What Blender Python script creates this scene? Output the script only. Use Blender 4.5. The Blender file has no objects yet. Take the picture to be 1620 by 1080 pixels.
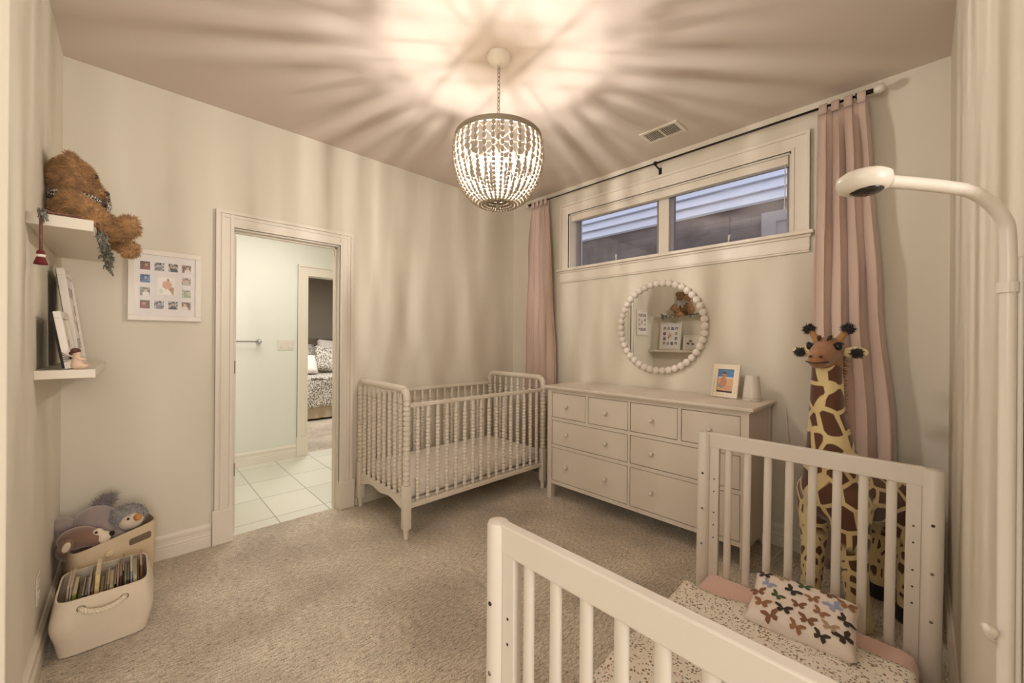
import bpy, bmesh, math, random
from mathutils import Vector, Matrix, Euler, noise as mnoise
random.seed(7)
S = bpy.context.scene
COL = S.collection
PI = math.pi

# ------------------------------------------------------------------ camera, world, light, exposure
YAW, ROLL, FPX, CAMZ = math.radians(43.86), math.radians(0.387), 625.5, 1.3416
_R = Vector((math.cos(YAW), -math.sin(YAW), 0)); _F = Vector((math.sin(YAW), math.cos(YAW), 0)); _U = Vector((0, 0, 1))
_R2 = _R*math.cos(ROLL) + _U*math.sin(ROLL); _U2 = -_R*math.sin(ROLL) + _U*math.cos(ROLL)
cd = bpy.data.cameras.new('camera'); cam = bpy.data.objects.new('camera', cd); COL.objects.link(cam)
cd.sensor_width = 36; cd.lens = FPX/1620*36; cd.clip_start = 0.01; cd.clip_end = 60; cd.shift_y = -1/1620
_m = Matrix((_R2, _U2, -_F)).transposed().to_4x4(); _m.translation = (0, 0, CAMZ)
cam.matrix_world = _m
S.camera = cam
wd = bpy.data.worlds.new('dusk'); S.world = wd; wd.use_nodes = True
wd.node_tree.nodes['Background'].inputs[0].default_value = (0.88, 0.90, 1.0, 1)
wd.node_tree.nodes['Background'].inputs[1].default_value = 1.9
S.view_settings.view_transform = 'Standard'; S.view_settings.look = 'None'
S.view_settings.gamma = 1; S.view_settings.use_curve_mapping = False
S.view_settings.exposure = 0.0
BULB_POWER = 4000.0          # emission of each chandelier filament
def area_light(name, loc, size, power, col):
    l = bpy.data.lights.new(name, 'AREA'); l.size = size; l.energy = power; l.color = col
    o = bpy.data.objects.new(name, l); o.location = loc; COL.objects.link(o); return o
area_light('bathroom_ceiling_light', (0.9, 3.9, 2.66), 1.0, 22, (1.0, 0.95, 0.88))
area_light('bedroom_ceiling_light', (2.3, 6.4, 2.6), 0.8, 58, (1.0, 0.95, 0.90))
# two unseen fill lamps, added behind the viewpoint to brighten the nursery
hl = area_light('fill_light_front', (.1, -3.3, 1.75), 2.0, 105, (1.0, 0.98, 0.96)); hl.rotation_euler = (math.radians(90), 0, 0)
hl = area_light('fill_light_side', (-3.2, .3, 2.1), 1.4, 40, (1.0, 0.98, 0.96)); hl.rotation_euler = (math.radians(84), 0, math.radians(-90))

# ------------------------------------------------------------------ helpers
def lin(c):
    return tuple((x/255/12.92 if x/255 <= .04045 else ((x/255+.055)/1.055)**2.4) for x in c)
MATS = {}
def mat(name, rgb, rough=.5, metal=0, spec=.5, sheen=0, bump=None, emit=None, estr=0, mottled=None):
    m = bpy.data.materials.new(name); m.use_nodes = True
    nt = m.node_tree; b = nt.nodes['Principled BSDF']
    c = lin(rgb)
    b.inputs['Base Color'].default_value = (*c, 1)
    b.inputs['Roughness'].default_value = rough; b.inputs['Metallic'].default_value = metal
    b.inputs['Specular IOR Level'].default_value = spec
    if sheen: b.inputs['Sheen Weight'].default_value = sheen
    tc = nt.nodes.new('ShaderNodeTexCoord')
    if mottled:
        sc, amt = mottled
        n = nt.nodes.new('ShaderNodeTexNoise'); n.inputs['Scale'].default_value = sc; n.inputs['Detail'].default_value = 4
        nt.links.new(tc.outputs['Object'], n.inputs['Vector'])
        r = nt.nodes.new('ShaderNodeValToRGB')
        r.color_ramp.elements[0].position = .3; r.color_ramp.elements[1].position = .7
        r.color_ramp.elements[0].color = (*[x*(1-amt) for x in c], 1); r.color_ramp.elements[1].color = (*[min(1, x*(1+amt)) for x in c], 1)
        nt.links.new(n.outputs['Fac'], r.inputs['Fac']); nt.links.new(r.outputs['Color'], b.inputs['Base Color'])
    if bump:
        sc, st, dist = bump
        n = nt.nodes.new('ShaderNodeTexNoise'); n.inputs['Scale'].default_value = sc; n.inputs['Detail'].default_value = 3
        nt.links.new(tc.outputs['Object'], n.inputs['Vector'])
        bp = nt.nodes.new('ShaderNodeBump'); bp.inputs['Strength'].default_value = st; bp.inputs['Distance'].default_value = dist
        nt.links.new(n.outputs['Fac'], bp.inputs['Height']); nt.links.new(bp.outputs['Normal'], b.inputs['Normal'])
    if emit:
        b.inputs['Emission Color'].default_value = (*emit, 1); b.inputs['Emission Strength'].default_value = estr
    MATS[name] = m
    return m
ORG = {}
def mk(name, bm, m, parent=None, smooth=False, angle=None):
    me = bpy.data.meshes.new(name)
    if parent is not None:
        o = ORG.get(parent.name)
        if o is not None and o.length > 0: bmesh.ops.translate(bm, verts=bm.verts, vec=-o)
    bmesh.ops.recalc_face_normals(bm, faces=bm.faces)
    if smooth:
        for f in bm.faces: f.smooth = True
        if angle:
            for e in bm.edges:
                if len(e.link_faces) == 2 and e.calc_face_angle(0) > angle: e.smooth = False
    bm.to_mesh(me); bm.free()
    for x in (m if isinstance(m, (list, tuple)) else [m]): me.materials.append(x)
    ob = bpy.data.objects.new(name, me); COL.objects.link(ob)
    if parent is not None:
        ob.parent = parent; ORG[ob.name] = ORG.get(parent.name, Vector())
    return ob
def tag(o, label, cat, group=None, kind=None):
    o['label'] = label; o['category'] = cat
    if group: o['group'] = group
    if kind: o['kind'] = kind
    return o
def thing(name, label, cat, loc=(0, 0, 0), rot=(0, 0, 0), group=None, local=False):
    o = bpy.data.objects.new(name, None); o.empty_display_size = .05; COL.objects.link(o)
    o.location = loc; o.rotation_euler = rot
    ORG[o.name] = Vector() if local else Vector(loc)
    return tag(o, label, cat, group)
def struct(name, bm, m, label, cat, **k):
    o = mk(name, bm, m, **k); return tag(o, label, cat, kind='structure')
def solo(name, bm, m, label, cat, group=None, smooth=False, angle=None, org=(0, 0, 0)):
    o = mk(name, bm, m, smooth=smooth, angle=angle)
    v = Vector(org)
    if v.length > 0:
        o.data.transform(Matrix.Translation(-v)); o.location = v
    return tag(o, label, cat, group)
def cp(ob, parent, loc=None, rot=None):
    c = ob.copy(); COL.objects.link(c); c.parent = parent
    if loc is not None: c.location = loc
    if rot is not None: c.rotation_euler = rot
    return c
def cp_tree(ob, loc, rot=None, parent=None):
    c = ob.copy(); COL.objects.link(c)
    if parent is not None: c.parent = parent
    if loc is not None: c.location = loc
    if rot is not None: c.rotation_euler = rot
    for ch in list(ob.children): cp_tree(ch, None, None, c)
    return c
def B(): return bmesh.new()
def box(bm, lo, hi, mi=0, bev=0, M=None):
    v = [bm.verts.new((x, y, z)) for x in (lo[0], hi[0]) for y in (lo[1], hi[1]) for z in (lo[2], hi[2])]
    fs = []
    for q in ((0, 1, 3, 2), (4, 6, 7, 5), (0, 4, 5, 1), (2, 3, 7, 6), (0, 2, 6, 4), (1, 5, 7, 3)):
        f = bm.faces.new([v[i] for i in q]); f.material_index = mi; fs.append(f)
    if bev:
        es = set(e for f in fs for e in f.edges)
        r = bmesh.ops.bevel(bm, geom=list(es), offset=bev, segments=2, affect='EDGES', profile=.5)
        vs = set(x for f in r['faces'] for x in f.verts) | set(x for x in v if x.is_valid)
        for f in r['faces']: f.material_index = mi
        v = list(vs)
    if M is not None: bmesh.ops.transform(bm, matrix=M, verts=[x for x in v if x.is_valid])
    return bm
def bx(lo, hi, bev=0): return box(B(), lo, hi, bev=bev)
def ring_faces(bm, rings, closed=True, mi=0):
    for a, b in zip(rings, rings[1:]):
        n = len(a)
        for i in range(n if closed else n-1):
            j = (i+1) % n
            f = bm.faces.new((a[i], a[j], b[j], b[i])); f.material_index = mi
def cap(bm, ring, mi=0):
    f = bm.faces.new(ring); f.material_index = mi
def lathe(bm, prof, n=16, c=(0, 0, 0), axis='Z', caps=True, mi=0, sx=1, sy=1):
    rings = []
    for r, h in prof:
        ring = []
        for i in range(n):
            a = 2*PI*i/n; x, y = r*math.cos(a)*sx, r*math.sin(a)*sy
            p = (x, y, h) if axis == 'Z' else ((h, x, y) if axis == 'X' else (y, h, x))
            ring.append(bm.verts.new((p[0]+c[0], p[1]+c[1], p[2]+c[2])))
        rings.append(ring)
    ring_faces(bm, rings, mi=mi)
    if caps: cap(bm, rings[0], mi); cap(bm, rings[-1], mi)
    return bm
def tube(bm, pts, r, n=8, mi=0, caps=True):
    pts = [Vector(p) for p in pts]; rings = []; prev = None
    for i, p in enumerate(pts):
        t = (pts[min(i+1, len(pts)-1)] - pts[max(i-1, 0)]).normalized()
        if prev is None:
            up = Vector((0, 0, 1)) if abs(t.z) < .9 else Vector((1, 0, 0))
            a = t.cross(up).normalized()
        else:
            a = (prev - t*prev.dot(t)).normalized()
        prev = a; b = t.cross(a)
        rr = r[i] if isinstance(r, (list, tuple)) else r
        rings.append([bm.verts.new(p + (a*math.cos(2*PI*k/n) + b*math.sin(2*PI*k/n))*rr) for k in range(n)])
    ring_faces(bm, rings, mi=mi)
    if caps: cap(bm, rings[0], mi); cap(bm, rings[-1], mi)
    return bm
def ball(bm, c, r, u=12, v=8, M=None, mi=0):
    sx = r if isinstance(r, (tuple, list)) else (r, r, r)
    mm = Matrix.Translation(c) @ (M or Matrix.Identity(4)) @ Matrix.Diagonal((*sx, 1))
    g = bmesh.ops.create_uvsphere(bm, u_segments=u, v_segments=v, radius=1, matrix=mm)
    for vv in g['verts']:
        for f in vv.link_faces: f.material_index = mi
    return bm
def torus(bm, c, R, r, n=20, k=8, M=None):
    rings = []
    mm = Matrix.Translation(c) @ (M or Matrix.Identity(4))
    for i in range(n):
        a = 2*PI*i/n
        rings.append([bm.verts.new(mm @ Vector(((R+r*math.cos(2*PI*j/k))*math.cos(a), (R+r*math.cos(2*PI*j/k))*math.sin(a), r*math.sin(2*PI*j/k)))) for j in range(k)])
    ring_faces(bm, rings+[rings[0]])
    return bm
def prism(bm, poly, f0, f1, mi=0):
    """poly: list of 2d pts; f0,f1 map 2d->3d for both caps"""
    a = [bm.verts.new(f0(*p)) for p in poly]; b = [bm.verts.new(f1(*p)) for p in poly]
    ring_faces(bm, [a, b], mi=mi); cap(bm, a, mi); cap(bm, b, mi)
    return bm
def smoothpath(pts, n=6):
    pts = [Vector(p) for p in pts]; out = []
    for i in range(len(pts)-1):
        p0, p1, p2, p3 = pts[max(i-1, 0)], pts[i], pts[i+1], pts[min(i+2, len(pts)-1)]
        for k in range(n):
            t = k/n
            out.append(.5*((2*p1) + (-p0+p2)*t + (2*p0-5*p1+4*p2-p3)*t*t + (-p0+3*p1-3*p2+p3)*t**3))
    out.append(pts[-1]); return out
def limb(bm, p0, r0, p1, r1, n=14):
    p0, p1 = Vector(p0), Vector(p1); d = p1-p0; L = d.length; d.normalize()
    pts, rs = [], []
    for k in range(5):
        t = k/4*PI/2; pts.append(p0-d*r0*math.cos(t)); rs.append(max(r0*math.sin(t), .001))
    for k in range(5):
        t = k/4*PI/2; pts.append(p1+d*r1*math.sin(t)); rs.append(max(r1*math.cos(t), .001))
    tube(bm, pts, rs, n)
    return bm
def fused(name, prims, vox, m, parent=None, sm=6, fur=None, seed=1, colfn=None):
    """union of ellipsoids ('e',c,r,rot) and limbs ('l',p0,r0,p1,r1) -> ONE continuous skin; fur = (count,len,width,droop)"""
    bm = B()
    for p in prims:
        if p[0] == 'e':
            M = Euler(p[3]).to_matrix().to_4x4() if len(p) > 3 else None
            ball(bm, p[1], p[2], 20, 14, M)
        else:
            limb(bm, *p[1:])
    me = bpy.data.meshes.new('t'); bm.to_mesh(me); bm.free()
    t = bpy.data.objects.new('t', me); COL.objects.link(t)
    r = t.modifiers.new('r', 'REMESH'); r.mode = 'VOXEL'; r.voxel_size = vox
    s = t.modifiers.new('s', 'SMOOTH'); s.factor = .5; s.iterations = sm
    dg = bpy.context.evaluated_depsgraph_get()
    me2 = bpy.data.meshes.new_from_object(t.evaluated_get(dg))
    bpy.data.objects.remove(t); bpy.data.meshes.remove(me)
    bm = B(); bm.from_mesh(me2); bpy.data.meshes.remove(me2)
    if fur:
        cnt, ln, wd_, droop = fur
        rnd = random.Random(seed); bm.faces.ensure_lookup_table()
        fs = list(bm.faces); ar = [f.calc_area() for f in fs]
        for f in rnd.choices(fs, ar, k=cnt):
            c = f.calc_center_median(); nn = f.normal.copy()
            c = c + Vector((rnd.uniform(-1, 1), rnd.uniform(-1, 1), rnd.uniform(-1, 1)))*vox*.6
            tg = nn.cross(Vector((rnd.uniform(-1, 1), rnd.uniform(-1, 1), rnd.uniform(-1, 1)))).normalized()
            d = (nn + tg*rnd.uniform(.0, .8) + Vector((0, 0, -droop))).normalized()
            w = tg.cross(d).normalized()*wd_
            l = ln*rnd.uniform(.6, 1.3)
            a = bm.verts.new(c - nn*.002 - w); b = bm.verts.new(c - nn*.002 + w); e = bm.verts.new(c + d*l)
            bm.faces.new((a, b, e))
    me3 = bpy.data.meshes.new(name)
    o = ORG.get(parent.name) if parent is not None else None
    if o is not None: bmesh.ops.translate(bm, verts=bm.verts, vec=-o)
    for f in bm.faces: f.smooth = len(f.verts) > 3
    bm.to_mesh(me3); bm.free(); me3.materials.append(m)
    ob = bpy.data.objects.new(name, me3); COL.objects.link(ob)
    if parent is not None: ob.parent = parent; ORG[ob.name] = ORG[parent.name]
    return ob

# ------------------------------------------------------------------ materials
WALL = mat('wall_paint', (226, 217, 199), .75, spec=.25, bump=(90, .05, .001))
CEIL = mat('ceiling_paint', (222, 208, 195), .8, spec=.2)
TRIM = mat('trim_paint', (232, 222, 206), .35, spec=.4)
BATHW = mat('bathroom_paint', (228, 227, 216), .6)
BEDW = mat('bedroom_paint', (176, 166, 148), .8)
WHITE = mat('white_paint', (234, 224, 210), .35, spec=.4)
CRIBW = mat('crib_paint', (230, 220, 204), .38, spec=.4)
DRESS = mat('dresser_paint', (228, 216, 200), .45, spec=.35, mottled=(4, .02))
GAP = mat('gap_shade', (40, 36, 40), .9)  # near-black colour standing for shade in drawer gaps and vent slots
BEDP = mat('bed_paint', (222, 213, 200), .35, spec=.4)
PINK = mat('pink_sheet', (236, 196, 180), .85, sheen=.3, bump=(180, .15, .001))
CURT = mat('pink_curtain', (206, 180, 164), .85, sheen=.4, bump=(300, .2, .0008))
MATT = mat('mattress_cloth', (244, 236, 226), .85, bump=(120, .1, .001))
BLACK = mat('black_metal', (38, 32, 30), .4, metal=.6)
STEEL = mat('brushed_metal', (150, 142, 130), .35, metal=.9)
CHROME = mat('chrome', (200, 200, 200), .12, metal=1)
BRONZE = mat('hinge_bronze', (112, 92, 68), .4, metal=.7)
HOLE = mat('screw_hole', (60, 48, 40), .8)
PLAST = mat('white_plastic', (224, 215, 202), .3, spec=.5)
LENS = mat('lens_black', (22, 18, 16), .12, spec=.6)
BEAD = mat('whitewashed_wood_bead', (172, 160, 142), .6, mottled=(60, .12))
RINGM = mat('weathered_ring', (150, 138, 118), .5, metal=.3)
CANV = mat('canvas_cloth', (226, 210, 188), .9, bump=(260, .25, .001), mottled=(6, .04))
FELT = mat('tan_felt', (214, 192, 158), .9, bump=(200, .2, .001), mottled=(8, .06))
ROPE = mat('cotton_rope', (228, 214, 190), .9, bump=(150, .3, .001))
BEARF = mat('bear_fur', (184, 142, 94), .9, sheen=.3, mottled=(30, .3))
BEARD = mat('bear_muzzle_fur', (200, 146, 90), .9, sheen=.3, mottled=(30, .2))
BROWN = mat('brown_plush', (128, 96, 78), .85, sheen=.6, mottled=(14, .12))
BEIGEP = mat('cream_plush', (226, 206, 182), .85, sheen=.4)
GREYP = mat('grey_plush', (150, 134, 130), .85, sheen=.7, mottled=(14, .1))
GREYF = mat('grey_fluffy_plush', (150, 144, 140), .9, sheen=.6, mottled=(60, .4))
ORANGE = mat('orange_beak', (206, 146, 76), .7)
EYE = mat('black_eye', (18, 14, 14), .15)
NOSE = mat('brown_nose', (58, 38, 32), .5)
HOOF = mat('black_plush', (34, 26, 24), .9, sheen=.3)
GTAN = mat('giraffe_face_plush', (154, 104, 64), .85, sheen=.4, mottled=(12, .15))
GHORN = mat('giraffe_horn_plush', (176, 128, 78), .85, sheen=.4)
GCREAM = mat('giraffe_cream_plush', (232, 210, 160), .85, sheen=.4)
MANE = mat('giraffe_mane', (136, 92, 54), .9)
PHBLACK = mat('frame_back_black', (30, 26, 24), .7)
MATB = mat('white_mat_board', (240, 234, 230), .8)
SKIRT = mat('bed_skirt_cloth', (198, 182, 158), .9)
GREENW = mat('grey_green_ribbon', (128, 128, 116), .8, mottled=(140, .75))
REDW = mat('dark_red_wool', (110, 40, 36), .9)
CORDW = mat('white_cord', (226, 218, 206), .5)

def nodes_of(m):
    nt = m.node_tree; return nt, nt.nodes, nt.links, nt.nodes['Principled BSDF']
def ramp(N, stops, interp='LINEAR'):
    r = N.new('ShaderNodeValToRGB'); cr = r.color_ramp; cr.interpolation = interp
    while len(cr.elements) < len(stops): cr.elements.new(.5)
    for e, (p, c) in zip(cr.elements, stops): e.position = p; e.color = (*lin(c), 1)
    return r
# carpet: cut pile in fine irregular rows
CARPET = mat('carpet_pile', (172, 154, 132), .95, spec=.1, sheen=.3)
nt, N, L, b = nodes_of(CARPET)
tc = N.new('ShaderNodeTexCoord')
n1 = N.new('ShaderNodeTexNoise'); n1.inputs['Scale'].default_value = 150; n1.inputs['Detail'].default_value = 4; n1.inputs['Roughness'].default_value = .7
mp = N.new('ShaderNodeMapping'); mp.inputs['Scale'].default_value = (32, 115, 1); mp.inputs['Rotation'].default_value = (0, 0, .03)
n2 = N.new('ShaderNodeTexNoise'); n2.inputs['Scale'].default_value = 1; n2.inputs['Detail'].default_value = 2
n3 = N.new('ShaderNodeTexNoise'); n3.inputs['Scale'].default_value = 2.2; n3.inputs['Detail'].default_value = 5
L.new(tc.outputs['Object'], n1.inputs['Vector']); L.new(tc.outputs['Object'], mp.inputs['Vector']); L.new(mp.outputs['Vector'], n2.inputs['Vector']); L.new(tc.outputs['Object'], n3.inputs['Vector'])
ml = N.new('ShaderNodeMix'); ml.data_type = 'FLOAT'; ml.inputs['Factor'].default_value = .36; L.new(n1.outputs['Fac'], ml.inputs['A']); L.new(n2.outputs['Fac'], ml.inputs['B'])
r1 = ramp(N, [(.35, (88, 80, 68)), (.44, (192, 180, 160)), (.53, (230, 218, 198)), (.63, (255, 250, 238))]); L.new(ml.outputs[0], r1.inputs['Fac'])
r3 = ramp(N, [(.35, (214, 209, 204)), (.65, (255, 252, 248))]); L.new(n3.outputs['Fac'], r3.inputs['Fac'])
mx = N.new('ShaderNodeMix'); mx.data_type = 'RGBA'; mx.blend_type = 'MULTIPLY'; mx.inputs['Factor'].default_value = 1
L.new(r1.outputs['Color'], mx.inputs['A']); L.new(r3.outputs['Color'], mx.inputs['B']); L.new(mx.outputs['Result'], b.inputs['Base Color'])
bp = N.new('ShaderNodeBump'); bp.inputs['Strength'].default_value = .9; bp.inputs['Distance'].default_value = .006
L.new(ml.outputs[0], bp.inputs['Height']); L.new(bp.outputs['Normal'], b.inputs['Normal'])
# bathroom tile
TILE = mat('floor_tile', (228, 226, 212), .3)
nt, N, L, b = nodes_of(TILE)
tc = N.new('ShaderNodeTexCoord'); mp = N.new('ShaderNodeMapping'); mp.inputs['Location'].default_value = (-.439+.35*4, -.1, 0)
br = N.new('ShaderNodeTexBrick'); br.offset = 0; br.inputs['Scale'].default_value = 1; br.inputs['Mortar Size'].default_value = .004
br.inputs['Brick Width'].default_value = .35; br.inputs['Row Height'].default_value = .47
br.inputs['Color1'].default_value = (*lin((232, 229, 214)), 1); br.inputs['Color2'].default_value = (*lin((224, 222, 206)), 1); br.inputs['Mortar'].default_value = (*lin((168, 162, 146)), 1)
L.new(tc.outputs['Object'], mp.inputs['Vector']); L.new(mp.outputs['Vector'], br.inputs['Vector']); L.new(br.outputs['Color'], b.inputs['Base Color'])
# giraffe coat: brown patches in a cream net, small spots on the legs
GIR = mat('giraffe_coat', (232, 206, 150), .85, sheen=.4)
nt, N, L, b = nodes_of(GIR)
tc = N.new('ShaderNodeTexCoord'); sp = N.new('ShaderNodeSeparateXYZ'); L.new(tc.outputs['Object'], sp.inputs[0])
def vor(scale, lo, hi, zs):
    mp = N.new('ShaderNodeMapping'); mp.inputs['Scale'].default_value = (1, 1, zs); L.new(tc.outputs['Object'], mp.inputs['Vector'])
    v = N.new('ShaderNodeTexVoronoi'); v.feature = 'DISTANCE_TO_EDGE'; v.inputs['Scale'].default_value = scale; v.inputs['Randomness'].default_value = .8
    L.new(mp.outputs['Vector'], v.inputs['Vector'])
    r = N.new('ShaderNodeMapRange'); r.inputs['From Min'].default_value = lo; r.inputs['From Max'].default_value = hi
    L.new(v.outputs['Distance'], r.inputs['Value']); return r.outputs['Result']
big = vor(10.5, .075, .1, .85); small = vor(25, .17, .22, .7)
zr = N.new('ShaderNodeMapRange'); zr.inputs['From Min'].default_value = .36; zr.inputs['From Max'].default_value = .40; L.new(sp.outputs['Z'], zr.inputs['Value'])
m1 = N.new('ShaderNodeMix'); m1.data_type = 'FLOAT'; L.new(zr.outputs['Result'], m1.inputs['Factor']); L.new(small, m1.inputs['A']); L.new(big, m1.inputs['B'])
zr2 = N.new('ShaderNodeMapRange'); zr2.inputs['From Min'].default_value = .10; zr2.inputs['From Max'].default_value = .13; L.new(sp.outputs['Z'], zr2.inputs['Value'])
m2 = N.new('ShaderNodeMath'); m2.operation = 'MULTIPLY'; L.new(m1.outputs['Result'], m2.inputs[0]); L.new(zr2.outputs['Result'], m2.inputs[1])
gc = N.new('ShaderNodeMix'); gc.data_type = 'RGBA'; gc.inputs['A'].default_value = (*lin((230, 208, 152)), 1); gc.inputs['B'].default_value = (*lin((98, 60, 38)), 1)
L.new(m2.outputs[0], gc.inputs['Factor']); L.new(gc.outputs['Result'], b.inputs['Base Color'])
# speckled cotton (small scattered blossoms)
def speckle(name, base, cols, scale, size, sparse=.0):
    m = mat(name, base, .9, bump=(200, .1, .001)); nt, N, L, b = nodes_of(m)
    tc = N.new('ShaderNodeTexCoord')
    cur = None
    for i, c in enumerate(cols):
        mp = N.new('ShaderNodeMapping'); mp.inputs['Location'].default_value = (i*3.7, i*1.9, i*.77); L.new(tc.outputs['Object'], mp.inputs['Vector'])
        v = N.new('ShaderNodeTexVoronoi'); v.inputs['Scale'].default_value = scale*(1+.23*i); L.new(mp.outputs['Vector'], v.inputs['Vector'])
        r = N.new('ShaderNodeMapRange'); r.inputs['From Min'].default_value = size; r.inputs['From Max'].default_value = size*.75; L.new(v.outputs['Distance'], r.inputs['Value'])
        sc_ = N.new('ShaderNodeSeparateColor'); L.new(v.outputs['Color'], sc_.inputs[0]); gt = N.new('ShaderNodeMath'); gt.operation = 'GREATER_THAN'; gt.inputs[1].default_value = sparse; L.new(sc_.outputs[0], gt.inputs[0])
        mm_ = N.new('ShaderNodeMath'); mm_.operation = 'MULTIPLY'; L.new(r.outputs['Result'], mm_.inputs[0]); L.new(gt.outputs[0], mm_.inputs[1])
        x = N.new('ShaderNodeMix'); x.data_type = 'RGBA'; L.new(mm_.outputs[0], x.inputs['Factor'])
        if cur is None: x.inputs['A'].default_value = (*lin(base), 1)
        else: L.new(cur, x.inputs['A'])
        x.inputs['B'].default_value = (*lin(c), 1); cur = x.outputs['Result']
    L.new(cur, b.inputs['Base Color']); return m
DUVET = speckle('speckled_cotton', (240, 230, 214), [(150, 118, 92), (128, 120, 104), (196, 150, 128), (108, 106, 92)], 66, .34, .62)
LEAFY = speckle('leaf_print_cotton', (232, 226, 214), [(120, 112, 104), (90, 84, 80), (160, 150, 138)], 34, .42)
GING = mat('gingham_ribbon', (40, 36, 40), .8); nt, N, L, b = nodes_of(GING)
tc = N.new('ShaderNodeTexCoord'); ck = N.new('ShaderNodeTexChecker'); ck.inputs['Scale'].default_value = 110
ck.inputs['Color1'].default_value = (*lin((226, 216, 200)), 1); ck.inputs['Color2'].default_value = (*lin((34, 32, 40)), 1)
L.new(tc.outputs['Object'], ck.inputs['Vector']); L.new(ck.outputs['Color'], b.inputs['Base Color'])
# prints (photographs in frames): colour attribute
PRINT = mat('photo_print', (255, 255, 255), .35); nt, N, L, b = nodes_of(PRINT)
at = N.new('ShaderNodeVertexColor'); at.layer_name = 'print'; L.new(at.outputs['Color'], b.inputs['Base Color'])
# thin window glass / bulb glass / mirror
def clear(name, tint, gl, rough=.02):
    m = bpy.data.materials.new(name); m.use_nodes = True; nt = m.node_tree; nt.nodes.clear()
    o = nt.nodes.new('ShaderNodeOutputMaterial'); t = nt.nodes.new('ShaderNodeBsdfTransparent'); t.inputs[0].default_value = (*tint, 1)
    g = nt.nodes.new('ShaderNodeBsdfGlossy'); g.inputs['Roughness'].default_value = rough
    x = nt.nodes.new('ShaderNodeMixShader'); x.inputs[0].default_value = gl
    nt.links.new(t.outputs[0], x.inputs[1]); nt.links.new(g.outputs[0], x.inputs[2]); nt.links.new(x.outputs[0], o.inputs[0]); return m
GLASS = clear('window_glass', (.93, .95, .97), .1)
BULBG = clear('bulb_glass', (1, 1, 1), .04)
MIRR = mat('mirror_glass', (225, 225, 222), .0, metal=1)
FIL = mat('glowing_filament', (255, 220, 170), .5, emit=(1.0, .94, .89), estr=BULB_POWER)
# outdoors
SIDE = mat('house_siding', (206, 208, 220), .7, bump=(60, .15, .004))
BLOCK = mat('concrete_block', (112, 110, 122), .9); nt, N, L, b = nodes_of(BLOCK)
tc = N.new('ShaderNodeTexCoord'); mp = N.new('ShaderNodeMapping'); mp.inputs['Rotation'].default_value = (PI/2, 0, PI/2)
sp = N.new('ShaderNodeSeparateXYZ'); cb = N.new('ShaderNodeCombineXYZ'); L.new(tc.outputs['Object'], sp.inputs[0]); L.new(sp.outputs['Y'], cb.inputs['X']); L.new(sp.outputs['Z'], cb.inputs['Y'])
br = N.new('ShaderNodeTexBrick'); br.inputs['Scale'].default_value = 1; br.inputs['Brick Width'].default_value = .40; br.inputs['Row Height'].default_value = .10; br.inputs['Mortar Size'].default_value = .004
br.inputs['Color1'].default_value = (*lin((112, 108, 118)), 1); br.inputs['Color2'].default_value = (*lin((128, 120, 124)), 1); br.inputs['Mortar'].default_value = (*lin((92, 90, 100)), 1)
nn = N.new('ShaderNodeTexNoise'); nn.inputs['Scale'].default_value = 3; nn.inputs['Detail'].default_value = 6; L.new(tc.outputs['Object'], nn.inputs['Vector'])
rr = ramp(N, [(.35, (150, 146, 150)), (.7, (255, 248, 240))]); L.new(nn.outputs['Fac'], rr.inputs['Fac'])
mx = N.new('ShaderNodeMix'); mx.data_type = 'RGBA'; mx.blend_type = 'MULTIPLY'; mx.inputs['Factor'].default_value = 1
L.new(cb.outputs[0], br.inputs['Vector']); L.new(br.outputs['Color'], mx.inputs['A']); L.new(rr.outputs['Color'], mx.inputs['B']); L.new(mx.outputs['Result'], b.inputs['Base Color'])

# ------------------------------------------------------------------ room shell
XL, XW, YR, YD, H, T = -.274, 3.095, -.094, 3.205, 2.854, .12
struct('floor', bx((XL, YR, -.1), (XW, YD+.05, 0)), CARPET, 'greige cut-pile carpet covering the nursery floor', 'floor')
struct('ceiling', bx((XL-T, YR-T, H), (XW+.22, YD+T, H+.1)), CEIL, 'cream painted nursery ceiling crossed by bead shadows', 'ceiling')
struct('wall_left', bx((XL-T, 1.78, -.1), (XL, YD+T, H)), WALL, 'cream wall carrying the two floating shelves', 'wall')
struct('wall_right', bx((.80, YR-T, -.1), (XW, YR, H)), WALL, 'cream wall beside the white toddler bed', 'wall')
DX0, DX1, DZ = .492, 1.175, 2.075      # door opening
bm = B(); box(bm, (XL, YD, -.1), (DX0-.02, YD+T, H)); box(bm, (DX1+.02, YD, -.1), (XW, YD+T, H)); box(bm, (DX0-.02, YD, DZ+.02), (DX1+.02, YD+T, H))
struct('wall_back', bm, WALL, 'cream wall with the open doorway behind the spindle crib', 'wall')
WY0, WY1, WZ0, WZ1 = .60, 2.42, 2.05, 2.585
bm = B(); XO = XW+.2
box(bm, (XW, YR-T, -.1), (XO, WY0, H)); box(bm, (XW, WY1, -.1), (XO, YD+T, H)); box(bm, (XW, WY0, -.1), (XO, WY1, WZ0)); box(bm, (XW, WY0, WZ1), (XO, WY1, H))
struct('wall_front', bm, WALL, 'cream wall with the high double window above the dresser', 'wall')

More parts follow.
